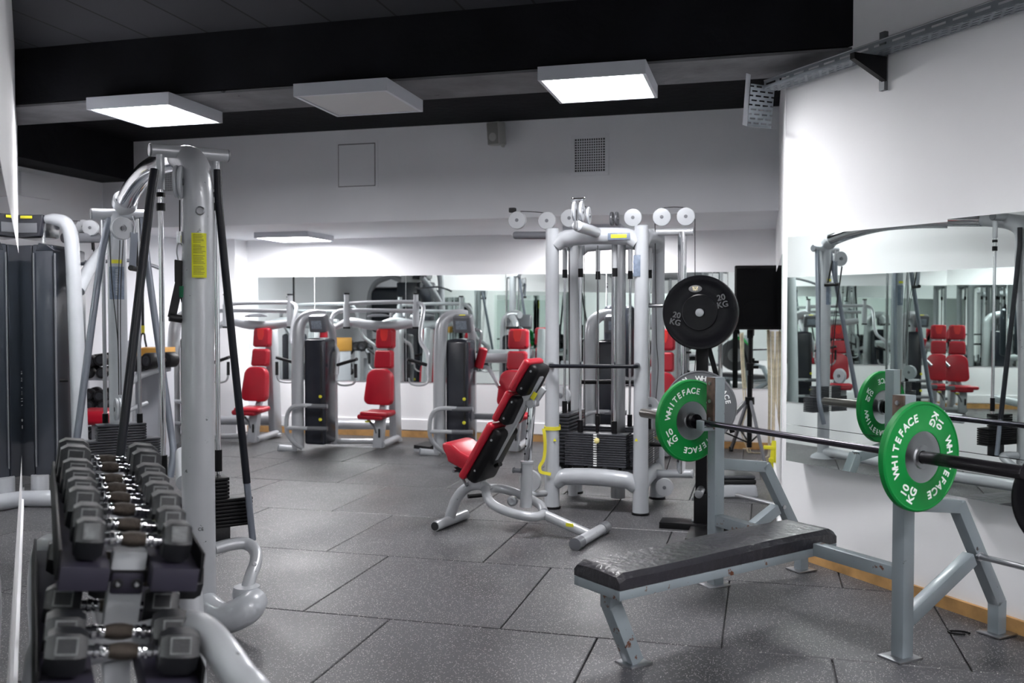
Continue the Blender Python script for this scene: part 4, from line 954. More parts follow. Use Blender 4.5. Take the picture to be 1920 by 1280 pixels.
def tower(T, S, arms=True):
    o = S-S2; YT = 8.56
    def P(px, py, Y): return Y_(px, py, Y)+o
    f = P(559, 843, YT); f.z = 0
    m = MB(); m.tube([f+V((0, 0, .03)), V((f.x, f.y, P(559, 700, YT).z)), P(559.5, 630, YT), P(563, 606, YT+.02), P(574, 594, YT+.05), P(592, 589, YT+.1), P(610, 590, YT+.15)], [.062, .062, .062, .06, .054, .05, .045], 20, 6, ell=1.0); T.part('tower_frame', m, SIL)
    g = P(627, 835, YT+.35); g.z = 0
    m = MB(); m.tube([g+V((0, 0, .03)), V((g.x-.01, g.y, P(624, 640, YT+.35).z)), P(620, 612, YT+.3), P(606, 594, YT+.25)], .04, 18, 6); T.part('rear_frame', m, SIL)
    a = P(569, 828, YT+.02); b_ = P(608, 828, YT+.02); zt_ = P(600, 636, YT).z; w_ = b_.x-a.x
    m = MB(); m.box(((a.x+b_.x)/2, a.y+.145, (zt_+.06)/2), (w_, .27, zt_-.06), None, .03, 3); 
    T.part('shroud', m, SHR)
    m = MB(); m.lathe(V(((a.x+b_.x)/2, a.y+.03, zt_-.0)), (0, 1, 0), [(w_*.49, 0), (w_*.49, .22)], 36)
    for v in m.bm.verts: v.co.z = zt_-.02+(v.co.z-zt_)*.28 if v.co.z > zt_-.0001 else zt_-.02
    T.part('shroud_cap', m, SHR)
    m = MB(); m.box(((a.x*.15+b_.x*.85), a.y+.008, (zt_)/2+.02), (.014, .006, zt_-.16)); T.part('selector_slot', m, DARKH)
    for py in (743, 786):
        m = MB(); q = P(602, py, YT); m.lathe(q, (0, -1, 0), [(.008, 0), (.015, .008), (.017, .02), (.008, .026)], 16); T.part('selector_pin', m, YEL)
    m = MB(); c = P(598, 606, YT-.02); m.box(c, (.185, .10, .17), rotax('X', .25)@rotax('Z', .0), .02, 3); g_ = T.part('console', m, CONS)
    m = MB(); m.box(c+V((.0, -.058, -.015)), (.11, .006, .085), rotax('X', .25), .003); T.part('screen', m, SCR, g_)
    m = MB(); m.box(c+V((0, -.033, .078)), (.06, .03, .006), rotax('X', .5), .002); T.part('badge', m, YEL, g_)
    # grab handles in front
    m = MB(); m.tube([P(585, 760.5, YT-.1), P(563, 760, YT-.12), P(547, 764, YT-.14), P(539, 777, YT-.14), P(537, 800, YT-.14), P(540, 815, YT-.12), P(552, 830, YT-.08), P(566, 840, YT-.02)], .021, 16, 6); g1 = T.part('grab_frame', m, SIL)
    m = MB(); m.cyl(P(538, 802, YT-.14), P(585, 803, YT-.1), .02); T.part('grab_frame_lower', m, SIL)
    for py in (761, 803):
        m = MB(); m.cyl(P(577, py, YT-.105), P(614, py+.5, YT-.08), .0225, seg=18); T.part('grip', m, CONS)
    m = MB(); m.cyl(P(524, 839, YT-.05), P(558, 842, YT), .034); m.cyl(P(524, 839, YT-.05)-V((0, 0, .0)), P(524, 839, YT-.05)-V((.005, 0, 0)), .037); T.part('front_foot', m, PALE)
    m = MB(); m.cyl(P(532, 847, YT-.05), P(540, 848, YT-.02), .022); T.part('castor', m, CONS)
def press_arms(T, S):
    o = S-S2; YA = 9.1
    def P(px, py, Y=YA): return Y_(px, py, Y)+o
    m = MB(); m.tube([P(632, 612, YA+.2), P(655, 603, YA+.12), P(690, 609, YA+.1), P(735, 611, YA+.1), P(775, 606, YA+.1)], [.03, .045, .05, .05, .04], 20, 7); T.part('head_beam', m, SIL)
    m = MB(); m.tube([P(590, 612, YA+.25), P(632, 612, YA+.2)], .03, 16, 0); T.part('link_beam', m, SIL)
    for px in (650, 780):
        m = MB(); m.cyl(P(px, 613), P(px, 570), .034); m.cyl(P(px, 570), P(px, 552), .026); g = T.part('pivot_post', m, SIL); m = MB(); m.cyl(P(px, 552), P(px, 549), .03); m.cyl(P(px, 616), P(px, 612.5), .038); T.part('pivot_cap', m, BLKP, g)
    m = MB(); m.lathe(P(710, 594, YA+.05), (0, 0, 1), [(.12, 0), (.12, .012), (.07, .03), (.03, .035)], 28); T.part('cam_disc', m, CONS)
    up_ = [P(655, 569), P(700, 567), P(765, 566), P(782, 567), P(793, 574, YA-.03), P(793, 590, YA-.08), P(789, 615, YA-.14), P(789, 640, YA-.2), P(796, 652, YA-.25), P(802, 664, YA-.3), P(802, 705, YA-.35)]
    m = MB(); m.tube(up_, .0215, 16, 6); g = T.part('right_press_arm', m, SIL)
    lo = [P(775, 583, YA+.03), P(700, 582, YA+.03), P(655, 582, YA+.03), P(636, 583, YA), P(624, 592, YA-.05), P(621, 610, YA-.1), P(621, 634, YA-.18), P(627, 648, YA-.23), P(633, 660, YA-.28), P(631, 702, YA-.33)]
    m = MB(); m.tube(lo, .0215, 16, 6); g2 = T.part('left_press_arm', m, SIL)
    for g_, s_, x0 in ((g, -1, 802), (g2, 1, 631)):
        m = MB(); m.tube([P(x0, 703, YA-.35), P(x0-s_*-0+0, 716, YA-.37), P(x0+s_*10, 722, YA-.40), P(x0+s_*30, 720, YA-.45), P(x0+s_*35, 712, YA-.46), P(x0+s_*36, 688, YA-.46)], .01, 12, 5); T.part('handle_loop', m, SIL, g_)
        m = MB(); m.cyl(P(x0+s_*36, 708, YA-.46), P(x0+s_*36, 682, YA-.46), .016); T.part('grip', m, BLK, g_)
        m = MB(); m.cyl(P(x0+s_*2, 684, YA-.34), P(x0+s_*38, 673, YA-.46), .017); T.part('grip', m, BLK, g_)
def lower_frame(T, S):
    o = S-S2
    def P(px, py, Y): return Y_(px, py, Y)+o
    m = MB(); m.cyl(P(622, 796, YS+.5), P(738, 796, YS+.5), .05); T.part('rear_beam', m, SIL)
    m = MB(); m.cyl(P(605, 827, YS+.05), P(640, 827, YS+.05), .03); m.cyl(P(640, 827, YS+.05), P(702, 827, YS+.05), .028); T.part('base_beam', m, SIL)
T = Thing('chest_press_machine', 'red-seated chest press machine with overhead arms, between its dark tower and the padded arm machine', 'weight machine', S2, 0, 'chest press machines along the mirror')
seat_pads(T, S2); tower(T, S2); press_arms(T, S2); lower_frame(T, S2)
M2 = T.o
S1 = Yp(476, 832, YS+.04); S1.z = 0
M1 = dup(M2, S1, 0, 'red-seated chest press machine furthest left, partly hidden by the grey cable column')
# padded arm machine
S3 = Yp(967, 848, 9.0); S3.z = 0
T = Thing('arm_curl_machine', 'red-seated machine with a red roller pad on its arm, behind the adjustable bench', 'weight machine', S3)
o3 = S3; seat_pads(T, S3)
S3t = S2+V((1.475, .10, 0)); tower(T, S3t)
YA = 9.2
m = MB(); m.cyl(Yp(862, 671, YA+.1), Yp(952, 671, YA+.1), .05); T.part('link_beam', m, SIL)
m = MB(); m.tube([Yp(905, 682, YA-.2), Yp(897, 690, YA-.2), Yp(884, 688, YA-.2)], .012, 12, 4); T.part('lower_hook', m, STEEL)
m = MB(); m.tube([Yp(868, 618, YA-.15), Yp(895, 618, YA-.2), Yp(902, 624, YA-.2), Yp(900, 640, YA-.2), Yp(897, 652, YA-.2)], .013, 14, 5); g = T.part('upper_lever', m, STEEL)
m = MB(); m.cyl(Yp(869, 619, YA-.15), Yp(893, 618, YA-.2), .017); T.part('grip', m, BLK, g)
m = MB(); m.bar(Yp(893, 694, YA-.2), Yp(901, 655, YA-.2), .05, .03, (0, 1, 0), .008); T.part('roller_arm', m, SIL)
m = MB(); p0 = Yp(897, 690, YA-.25); p1 = Yp(907, 652, YA-.25); d = (p1-p0); m.lathe(p0, d, [(.03, 0), (.045, .012), (.046, d.length*.5), (.045, d.length-.012), (.03, d.length)], 22); T.part('roller_pad', m, RED)
m = MB(); m.tube([Yp(903, 690, YA), Yp(912, 688, YA), Yp(922, 700, YA-.05), Yp(936, 725, YA-.15)], .02, 16, 5); T.part('swing_tube', m, STEEL)
m = MB(); m.bar(Yp(875, 780, YA-.35), Yp(935, 781, YA-.3), .05, .06, (0, 0, 1), .012); m.cyl(Yp(879, 780, YA-.4), Yp(879, 780, YA-.3), .06); T.part('leg_lever', m, CONS)
m = MB(); m.cyl(Yp(834, 835, 8.9), Yp(950, 835, 9.0), .03); T.part('base_beam', m, SIL)
M3 = T.o
# machine behind the cable tower: seat right of it
S4 = S3+V((1.47, .06, 0))
T = Thing('leg_machine', 'red-seated machine mostly hidden behind the cable tower and the plate stand', 'weight machine', S4)
seat_pads(T, S4); tower(T, S3t+V((1.47, .06, 0)))
m = MB(); m.cyl(Yp(1150, 716, 9.2), Yp(1240, 700, 9.4), .05); T.part('link_beam', m, SIL)
m = MB(); q = Yp(1152, 600, 9.3); m.box(Yp(1142, 640, 9.25), (.10, .12, .72), None, .05, 4); m.box(Yp(1180, 640, 9.25), (.10, .12, .72), None, .05, 4); T.part('side_shroud', m, SHB)
for px in (1096, 1092): pass
# a low step in front of the arm machine
T = Thing('foot_step', 'low grey step with black tread beside the arm machine tower', 'step', G(800, 846))
m = MB(); a = G(776, 846); b_ = G(806, 850); m.prism([a+V((0, 0, .03)), G(776, 846)+V((.02, .3, .03)), b_+V((-.02, .35, .03)), b_+V((0, 0, .03))], (0, 0, .035)); T.part('tread', m, BLK)
m = MB(); m.prism([a, a+V((.02, .3, 0)), b_+V((-.02, .35, 0)), b_], (0, 0, .03)); T.part('base', m, PALE)
T.o.children[0].location.z += .0

# ============================================================ LOUDSPEAKER ON ITS TRIPOD
TP_ = V((-.20, 9.35, 0)); TP_ = D(1405, 842, 9.05); TP_.z = 0
T = Thing('speaker_stand', 'black tripod stand under the big loudspeaker in the back corner', 'speaker stand', TP_)
hub = V((TP_.x, TP_.y, D(1405, 752, 9.05).z)); tp = V((TP_.x, TP_.y, D(1405, 622, 9.05).z))
m = MB(); m.cyl(TP_+V((0, 0, .09)), hub+V((0, 0, .25)), .024); m.cyl(hub, tp+V((0, 0, .0)), .018); T.part('pole', m, BLKP)
m = MB(); m.cyl(hub-V((0, 0, .03)), hub+V((0, 0, .04)), .045); m.cyl(hub+V((0, 0, .3)), hub+V((0, 0, .37)), .035); m.cyl(hub+V((.03, 0, .33)), hub+V((.08, 0, .33)), .015); T.part('collar', m, BLKP)
for a in (-2.75, -1.33, 2.1):
    LG = .36 if a > 0 else .5 if a < -2 else .62
    e = TP_+V((math.cos(a)*LG, math.sin(a)*LG, .015)); mid = hub+(e-hub)*.55
    m = MB(); m.bar(hub+V((math.cos(a)*.04, math.sin(a)*.04, 0)), e, .025, .035, (0, 0, 1), .004); g = T.part('leg', m, CONS)
    m = MB(); m.cyl(e-V((0, 0, .015)), e+V((0, 0, .03)), .022); T.part('rubber_foot', m, BLK, g)
    m = MB(); m.cyl(TP_+V((0, 0, .13)), mid, .008); T.part('strut', m, BLKP)
sb = V((tp.x, tp.y, 0)); zl = D(1408, 622, 9.05).z; zh = D(1408, 499, 9.05).z
T = Thing('loudspeaker', 'large black loudspeaker on a tripod in the back right corner', 'speaker', V((tp.x, tp.y, zl)))
R8 = rotax('Z', .12); c = V((tp.x+.03, tp.y+.02, (zl+zh)/2+.012)); hh = zh-zl-.024
m = MB(); m.bevprism([c+R8@V((x, y, -hh/2)) for x, y in ((-.20, -.19), (.20, -.19), (.15, .19), (-.15, .19))], (0, 0, hh), .015); T.part('cabinet', m, BLKP)
m = MB(); m.box(c+R8@V((0, -.195, 0)), (.37, .02, hh-.05), R8, .008); g = T.part('grille', m, mat('speaker_mesh', (.003, .003, .004), .6, spec=.1, bump=.3, bscale=400))
m = MB(); m.lathe(c+R8@V((0, -.205, -.14)), R8@V((0, -1, 0)), [(.12, 0), (.12, .003), (.115, .004)], 36); T.part('driver_outline', m, g.data.materials[0], g)
m = MB(); m.cyl(V((tp.x, tp.y, zl-.06)), V((tp.x, tp.y, zl+.02)), .03); T.part('pole_mount', m, BLKP)
# cords hanging in the corner
for i, (px, dpx, dd) in enumerate(((1440, 1, 9.05), (1443, 0, 9.0), (1447, 1, 8.9), (1450, 1, 8.8))):
    a = D(px, 625, dd); b_ = D(px+dpx, 825, dd); m = MB(); m.tube([V((a.x, a.y, a.z+.02)), a, (a+b_)/2+V((.006, 0, 0)), b_, V((b_.x, b_.y, .03)), V((b_.x-.03-.03*i, b_.y-.15, .008))], .0075, 8, 5)
    solo('hanging_cord', m, CREAM, 'cream cord hanging down the niche wall beside the loudspeaker', 'cord', V((a.x, a.y, 0)), 'cream cords in the corner')
for i, (x0, x1) in enumerate(((1388, 1394), (1391, 1398))):
    pts = [D(x0, 625, 9.3), D(x0+2, 680, 9.3), D(x1, 740, 9.3), D(x1+2, 770, 9.25), D(x1-6, 800, 9.25), G(x1+10, 850)+V((0, 0, .006))]
    m = MB(); m.tube(pts, .006, 8, 5); solo('pale_cord', m, CREAM, 'pale cord hanging behind the speaker tripod legs', 'cord', pts[-1], 'pale cords behind the tripod')
m = MB(); pts = [G(1372, 828)+V((0, 0, .006)), G(1395, 842)+V((0, 0, .006)), G(1420, 835)+V((0, 0, .006)), G(1432, 842)+V((0, 0, .006)), G(1415, 850)+V((0, 0, .006)), G(1400, 840)+V((0, 0, .006))]
m.tube(pts, .006, 8, 6); solo('floor_cord', m, CREAM, 'pale cord looped on the floor under the speaker tripod', 'cord', pts[0])
# yellow folded stand
Yc = G(1450, 902); T = Thing('folding_stand', 'bright yellow folded stand leaning by the niche wall', 'stand', Yc); YY = mat('bright_yellow', (.85, .80, .03), .4)
dY = 8.05; P = lambda x, y: D(x, y, dY)
for a, b_ in (((1451, 826), (1444, 895)), ((1451, 826), (1457, 900)), ((1455, 862), (1458, 905))):
    m = MB(); m.bar(P(*a), P(*b_), .035, .02, (0, 1, 0), .004); T.part('leg', m, YY)
m = MB(); m.bar(P(1432, 838), P(1458, 840), .03, .03, (0, 1, 0), .006); T.part('crossbar', m, YY)
for x, y in ((1446, 862), (1457, 870), (1456, 893)): m = MB(); m.lathe(P(x, y)-V((0, .03, 0)), (0, 1, 0), [(.012, 0), (.022, .004), (.022, .05), (.012, .054)], 14); T.part('joint', m, YY)
m = MB(); m.bar(P(1457, 900), P(1459, 918), .03, .02, (0, 1, 0), .004); T.part('foot', m, BLK)
# aerobic step
T = Thing('step_platform', 'grey step platform with a black band behind the bench press upright', 'step', G(1385, 933))
a = G(1338, 934); b_ = G(1424, 934); ux = (b_-a).normalized(); uy = V((-ux.y, ux.x, 0)); R9 = frame3(ux, uy, (0, 0, 1)); L_ = (b_-a).length; c = (a+b_)/2+uy*.2
m = MB(); m.box(c+V((0, 0, .05)), (L_, .40, .10), R9, .02, 3, (.9, .9)); T.part('base', m, PALE)
m = MB(); m.box(c+V((0, 0, .118)), (L_*.9, .36, .036), R9, .012, 3); T.part('tread', m, BLK)
m = MB(); m.box(c+V((0, 0, .15)), (L_*.88, .35, .028), R9, .012, 3); T.part('top', m, STK)

# ============================================================ DARK WEIGHT MACHINE ON THE LEFT
TC = D(80, 948, 6.7); TC.z = 0
T = Thing('lat_pulldown_machine', 'tall weight machine with dark slate shroud and white bent frame tube at the left', 'weight machine', TC)
dM = 6.85; zb_ = D(80, 893, dM).z
m = MB(); yaxc = V((math.sin(-YAW)*1, math.cos(YAW), 0))
P = lambda x, y, d=dM: D(x, y, d)
rx = V((math.cos(YAW), math.sin(YAW), 0)); fy = V((-math.sin(YAW), math.cos(YAW), 0))
def slab(x0, x1, yt, yb, d0, d1, th=.3):
    m = MB(); a = P(x0, yb, d0); b_ = P(x1, yb, d1); a.z = b_.z = P(x0, yb, dM).z; m.bevprism([a, b_, b_+fy*th, a+fy*th], (0, 0, P(x0, yt, dM).z-a.z), .012); return m
m = slab(4, 65, 460, 892, 6.93, 6.80); T.part('shroud_left', m, SHB)
m = slab(66, 105, 459, 890, 6.80, 6.83); m.bevprism([P(66, 470, 6.8)+V((0, 0, 0)), P(72, 455, 6.8), P(86, 458, 6.8), P(104, 470, 6.83)], fy*.2, .004); T.part('shroud_front', m, SHB)
m = slab(106, 131, 463, 889, 6.84, 6.98); T.part('shroud_right', m, SHB)
m = MB(); m.box(P(65.5, 675, 6.79), (.008, .01, 1.55), frame3(rx, fy, (0, 0, 1))); m.box(P(105.5, 675, 6.82), (.008, .01, 1.55), frame3(rx, fy, (0, 0, 1))); T.part('edge_trim', m, CONS)
m = MB(); m.bevprism([P(28, 402, 6.8), P(80, 402, 6.8), P(76, 443, 6.8), P(28, 446, 6.8)], fy*.28, .012); g = T.part('console', m, SHR)
m = MB(); m.box(P(50, 427, 6.79), (.15, .008, .07), frame3(rx, fy, (0, 0, 1)), .003); T.part('screen', m, CONS, g)
for px in (49,): m = MB(); m.box(P(px, 407, 6.79), (.085, .008, .02), frame3(rx, fy, (0, 0, 1)), .003); T.part('badge', m, YEL, g)
m = MB(); m.tube([P(86, 411, 6.85), P(102, 411, 6.85), P(122, 418, 6.85), P(132, 438, 6.85), P(136, 480, 6.85), P(140, 560, 6.85), P(146, 700, 6.85), P(150, 830, 6.85), P(151, 930, 6.85)], [.03, .042, .05, .05, .05, .052, .055, .056, .058], 22, 7); T.part('frame_tube', m, PALE)
m = MB(); m.tube([P(146, 545, 6.9), P(170, 500, 7.1), P(202, 455, 7.4)], [.05, .046, .042], 20, 5); T.part('diagonal_strut', m, PALE)
m = MB(); m.cyl(P(120, 446, 7.0), P(184, 446, 7.3), .038); T.part('top_arm', m, CONS)
m = MB(); m.cyl(P(82, 455, 6.85), P(81, 425, 6.85), .012); m.cyl(P(81, 432, 6.85), P(81, 418, 6.85), .018); T.part('cable_fitting', m, CHROME)
pulley(T, P(170, 427, 7.2), fy-rx*.1, .06, m_=SIL); pulley(T, P(157, 425, 7.3), fy-rx*.1, .055, m_=SIL)
m = MB(); m.tube([P(60, 414, 6.95), P(150, 414, 7.2)], .003, 8, 0); T.part('cable', m, CABLE)
m = MB(); m.tube([P(146, 487, 7.3), P(165, 493, 7.3)], .016, 14, 3); m.tube([P(165, 493, 7.3), P(240, 488, 7.3), P(280, 496, 7.3), P(306, 505, 7.3)], .014, 14, 5); T.part('lat_bar', m, CONS)
m = MB(); m.cyl(P(174, 452, 7.25), P(175, 468, 7.25), .012); m.cyl(P(175, 466, 7.25), P(181, 490, 7.3), .006); T.part('hook', m, BLKP)
m = MB(); m.tube([P(5, 935, 6.75), P(60, 935, 6.7), P(104, 934, 6.7), P(150, 930, 6.85)], .06, 22, 4); T.part('base_tube', m, PALE)
m = MB(); m.cyl(P(75, 925, 6.8), P(75, 890, 6.8), .06); T.part('pedestal', m, SIL)
m = MB(); m.cyl(P(112, 713, 6.83), P(128, 713, 6.85), .012); T.part('peg', m, BLKP)
m = MB(); 
for i, ch in enumerate('SELECTION'):
    q = P(40, 699+i*12.7, 6.84); m.text(ch, .035, Matrix.Translation(q-fy*.002)@frame3(rx, (0, 0, 1), -fy).to_4x4(), 0, .001)
T.part('lettering', m, mat('grey_print', (.35, .36, .37), .5))

# ============================================================ ROUND DUMBBELLS ON THE FAR LEFT RACK
dR = 8.6
RC = D(200, 830, dR); RC.z = 0
T = Thing('storage_rack', 'white three-shelf rack of round dumbbells against the far left wall', 'rack', RC)
P = lambda x, y, d=dR: D(x, y, d)
for py, x0, x1 in ((708, 130, 215), (767, 130, 215), (822, 130, 215)):
    m = MB(); a = P(x0, py); b_ = P(x1, py); m.box((a+b_)/2+fy*.12, ((b_-a).length, .40, .03), frame3(rx, fy, (0, 0, 1)), .004); m.box((a+b_)/2-fy*.09+V((0, 0, .012)), ((b_-a).length, .02, .06), frame3(rx, fy, (0, 0, 1)), .004); T.part('shelf', m, WHP)
for px in (132, 213):
    m = MB(); a = P(px, 640)+fy*.3; m.bar(V((a.x, a.y, 0)), a, .05, .05, fy, .004); T.part('upright', m, WHP)
T2 = Thing('storage_rack', 'sloping two-rail rack of round dumbbells behind the grey cable column', 'rack', P(290, 832))
m = MB(); m.tube([P(226, 742, 8.3), P(250, 712, 8.4), P(292, 694, 8.6), P(318, 690, 8.7)], .03, 16, 4); T2.part('rail', m, PALE)
m = MB(); m.tube([P(226, 778, 8.3), P(250, 765, 8.35), P(275, 755, 8.5)], .02, 14, 4); T2.part('rail', m, PALE)
m = MB(); m.bar(P(240, 830, 8.4), P(240, 720, 8.4), .06, .06, fy, .006); m.bar(P(305, 830, 8.8), P(305, 690, 8.8), .06, .06, fy, .006); T2.part('upright', m, PALE)
def round_db(c, r, ax, label, grp):
    T = Thing('round_dumbbell', label, 'dumbbell', c, 0, grp); a = V(ax).normalized()
    m = MB(); m.cyl(c-a*.07, c+a*.07, .016, seg=12); T.part('handle', m, STEEL)
    for s_ in (-1, 1):
        m = MB(); m.lathe(c+a*s_*.055, a*s_, [(.02, 0), (r*.93, .002), (r, .012), (r, .10), (r*.9, .112), (r*.66, .114), (.02, .112)], 24); g = T.part('head', m, BLK)
        m = MB(); m.lathe(c+a*s_*.168, a*s_, [(r*.62, 0), (r*.62, .003), (r*.42, .004), (r*.36, .001), (.01, .001)], 24); T.part('end_ring', m, STK, g)
ax = fy*-1+rx*.15
for i, (px, py) in enumerate(((148, 695), (174, 697), (200, 697), (176, 676), (198, 673))):
    round_db(P(px, py), .052 if i < 3 else .058, ax, 'round black dumbbell on the top shelf of the white rack', 'round dumbbells on the top shelf')
for i, (px, py) in enumerate(((150, 755), (176, 757), (202, 757), (173, 738), (196, 740))):
    round_db(P(px, py), .05 if i < 3 else .055, ax, 'round black dumbbell on the middle shelf of the white rack', 'round dumbbells on the middle shelf')
for i, (px, py) in enumerate(((162, 812), (184, 812), (206, 812))):
    round_db(P(px, py), .05, ax, 'round black dumbbell on the bottom shelf of the white rack', 'round dumbbells on the bottom shelf')
for i, (px, py) in enumerate(((246, 683), (268, 681), (301, 675))):
    round_db(P(px, py, 8.55), .072, fy*-1-rx*.5, 'big round dumbbell on the sloping rack behind the cable column', 'round dumbbells on the sloping rack')
m = MB(); q = P(290, 676, 9.0); m.box(q, (.30, .12, .2), frame3(rx, fy, (0, 0, 1)), .01)
T = Thing('wooden_box', 'pale box with a thick orange wooden top behind the round dumbbells', 'box', V((q.x, q.y, 0))); a = P(264, 657, 9.05); b_ = P(316, 657, 9.05)
m = MB(); c = (a+b_)/2; m.box((c.x, c.y, c.z/2), ((b_-a).length, .3, c.z), frame3(rx, fy, (0, 0, 1)), .008); T.part('body', m, WHP); 
m = MB(); m.box((c.x, c.y, c.z-.06), ((b_-a).length+.02, .32, .18), frame3(rx, fy, (0, 0, 1)), .004); T.part('lid', m, mat('orange_wood', (.55, .28, .05), .5))
m = MB(); a = P(182, 780, 7.9); m.box(a, (.30, .35, .12), frame3(rx, fy, (0, 0, 1)), .04, 4); T = Thing('weight_bench', 'low bench with a dark red padded top left of the far cable stack', 'bench', V((a.x, a.y, 0))); T.part('seat', m, RED)
m = MB(); m.bar(V((a.x, a.y, .02)), V((a.x, a.y, a.z-.05)), .07, .07, fy, .006); m.box(V((a.x, a.y, .02)), (.3, .3, .04), frame3(rx, fy, (0, 0, 1)), .006); T.part('base', m, PALE)
# yellow-black suspension strap
zt_ = P(268, 590, 9.55); T = Thing('suspension_strap', 'black and yellow suspension strap hanging between the two cable columns', 'exercise strap', P(268, 655, 9.55))
m = MB(); a = P(268, 655, 9.55); up = V((a.x, a.y, ZS)); m.bar(P(268, 625, 9.55), V((a.x+.0, a.y, ZS)), .03, .004, fy); T.part('webbing', m, STRAPB)
m = MB(); m.bar(P(268, 627, 9.55), P(268, 610, 9.55), .034, .008, fy); T.part('yellow_band', m, YELS)
m = MB(); m.tube([P(268, 625, 9.55), P(263, 640, 9.55), P(264, 655, 9.55), P(269, 660, 9.55), P(274, 652, 9.55), P(272, 638, 9.55)], .01, 10, 5, True); T.part('loop', m, STRAPB)

# ============================================================ HEX DUMBBELLS AND THEIR RACK (foreground left)
RD = V((PD.x, PD.y, 0)).normalized(); RN = V((PNV.x, PNV.y, 0)).normalized()  # along the wall away from the viewer; away from the wall
TILT = math.radians(8)
axd = (RN*math.cos(TILT)-V((0, 0, 1))*math.sin(TILT)).normalized(); upd = (RN*math.sin(TILT)+V((0, 0, 1))*math.cos(TILT)).normalized()
def top_c(d):   # centre of the top tier at camera depth d
    x = -.893+(-1.553+.893)*(d-2.2)/(3.55-2.2); p = W2(x, d); p.z = .845; return p
def low_c(d):
    p = W2(-.885-(d-2.1)*.5, d); p.z = .64; return p
def hexdb(c, r, hl, gap, label, grp, spin=0.0, yaw=0.0, lit=False):
    T = Thing('hex_dumbbell', label, 'dumbbell', c-upd*r, 0, grp)
    q = Matrix.Rotation(yaw, 3, 'Z'); a = q@axd; u = upd.copy(); f = a.cross(u).normalized()
    if f.dot(O-c) < 0: f = -f
    u = (Matrix.Rotation(spin, 3, a)@u); f = (Matrix.Rotation(spin, 3, a)@f)
    def hexr(x, rr): return [c+a*x+(u*math.sin(math.radians(t))+f*math.cos(math.radians(t)))*rr for t in (0, 60, 120, 180, 240, 300)]
    for s_ in (-1, 1):
        x0 = s_*gap/2; x1 = s_*(gap/2+hl); ch = min(.02, hl*.22)
        m = MB(); m.loft([hexr(x0, r*.78), hexr(x0+s_*ch, r), hexr(x1-s_*ch, r), hexr(x1, r*.80)]); g = T.part('head', m, HEXM)
        # raised label on the upper front flat and on the top flat
        for t, mm in ((30, HEXL),):
            nn = (u*math.sin(math.radians(t))+f*math.cos(math.radians(t))).normalized(); tt = a.cross(nn).normalized(); cc = c+a*(x0+x1)/2+nn*r*.866
            m = MB(); w2 = hl*.27; h2 = r*.36
            for (xa, ya, xb, yb) in ((-1, 1, 1, .82), (-1, -.82, 1, -1), (-1, .82, -.84, -.82), (.84, .82, 1, -.82)):
                m.prism([cc+a*xa*w2+tt*ya*h2, cc+a*xb*w2+tt*ya*h2, cc+a*xb*w2+tt*yb*h2, cc+a*xa*w2+tt*yb*h2], nn*.0018)
            T.part('label_frame', m, HEXL, g)
            m = MB(); m.prism([cc+a*xa*w2*.8+tt*ya*h2*.78 for xa, ya in ((-1, -1), (1, -1), (1, 1), (-1, 1))], nn*(.0016 if lit else .0008)); T.part('label_plate', m, HEXL if lit else HEXM, g)
    m = MB(); n = 12
    prof = [(.013, -gap/2), (.013, -gap*.42), (.0165, -gap*.40), (.0165, -gap*.33), (.014, -gap*.31), (.0155, -gap*.26), (.0155, -gap*.22), (.0145, -gap*.2), (.0185, 0), (.0145, gap*.2), (.0155, gap*.22), (.0155, gap*.26), (.014, gap*.31), (.0165, gap*.33), (.0165, gap*.40), (.013, gap*.42), (.013, gap/2)]
    m.lathe(c, a, prof, 24); h = T.part('handle', m, CHROME)
    m = MB(); m.lathe(c, a, [(.0148, -gap*.205), (.0188, -gap*.08), (.0192, 0), (.0188, gap*.08), (.0148, gap*.205)], 24); T.part('knurled_grip', m, WORN, h)
TOPL0 = [('nearest', 2.20, .052, .062, .130), ('second', 2.36, .056, .066, .128), ('third', 2.545, .062, .074, .130), ('fourth', 2.72, .060, .074, .130), ('fifth', 2.87, .062, .078, .130), ('sixth', 3.06, .064, .084, .130), ('seventh', 3.27, .074, .090, .130), ('farthest', 3.50, .074, .094, .130)]
TOPL = [(a, d2, b_*1.0, c_, g_) for (a, d1, b_, c_, g_), d2 in zip(TOPL0, (2.20, 2.335, 2.49, 2.655, 2.79, 2.94, 3.11, 3.27))]
for nm, d, r, hl, gap in TOPL:
    hexdb(top_c(d)+V((0, 0, r-.056)), r, hl, gap, 'grey hex dumbbell on the top tier of the rack, %s from the viewer' % nm, 'hex dumbbells on the top tier', 0, 0, d < 2.3)
for nm, d, r, hl, gap, yw, sp in (('nearest', 2.02, .052, .082, .145, -.05, .0), ('second', 2.145, .052, .082, .145, -.02, .1), ('third', 2.33, .054, .082, .145, -.09, -.05), ('fourth', 2.52, .054, .08, .13, .0, 0), ('farthest', 2.80, .055, .08, .13, 0, 0)):
    hexdb(low_c(d)+V((0, 0, r-.052))+(RN*.10 if nm == 'fourth' else RN*0), r, hl, gap, 'hex dumbbell on the lower tier of the rack, %s from the viewer' % nm, 'hex dumbbells on the lower tier', sp, yw)
RK = top_c(2.8); RK.z = 0
T = Thing('dumbbell_rack', 'two-tier steel rack holding the hex dumbbells along the left wall', 'rack', RK)
PUR = mat('dark_mauve_saddle', (.022, .020, .033), .5, spec=.25)
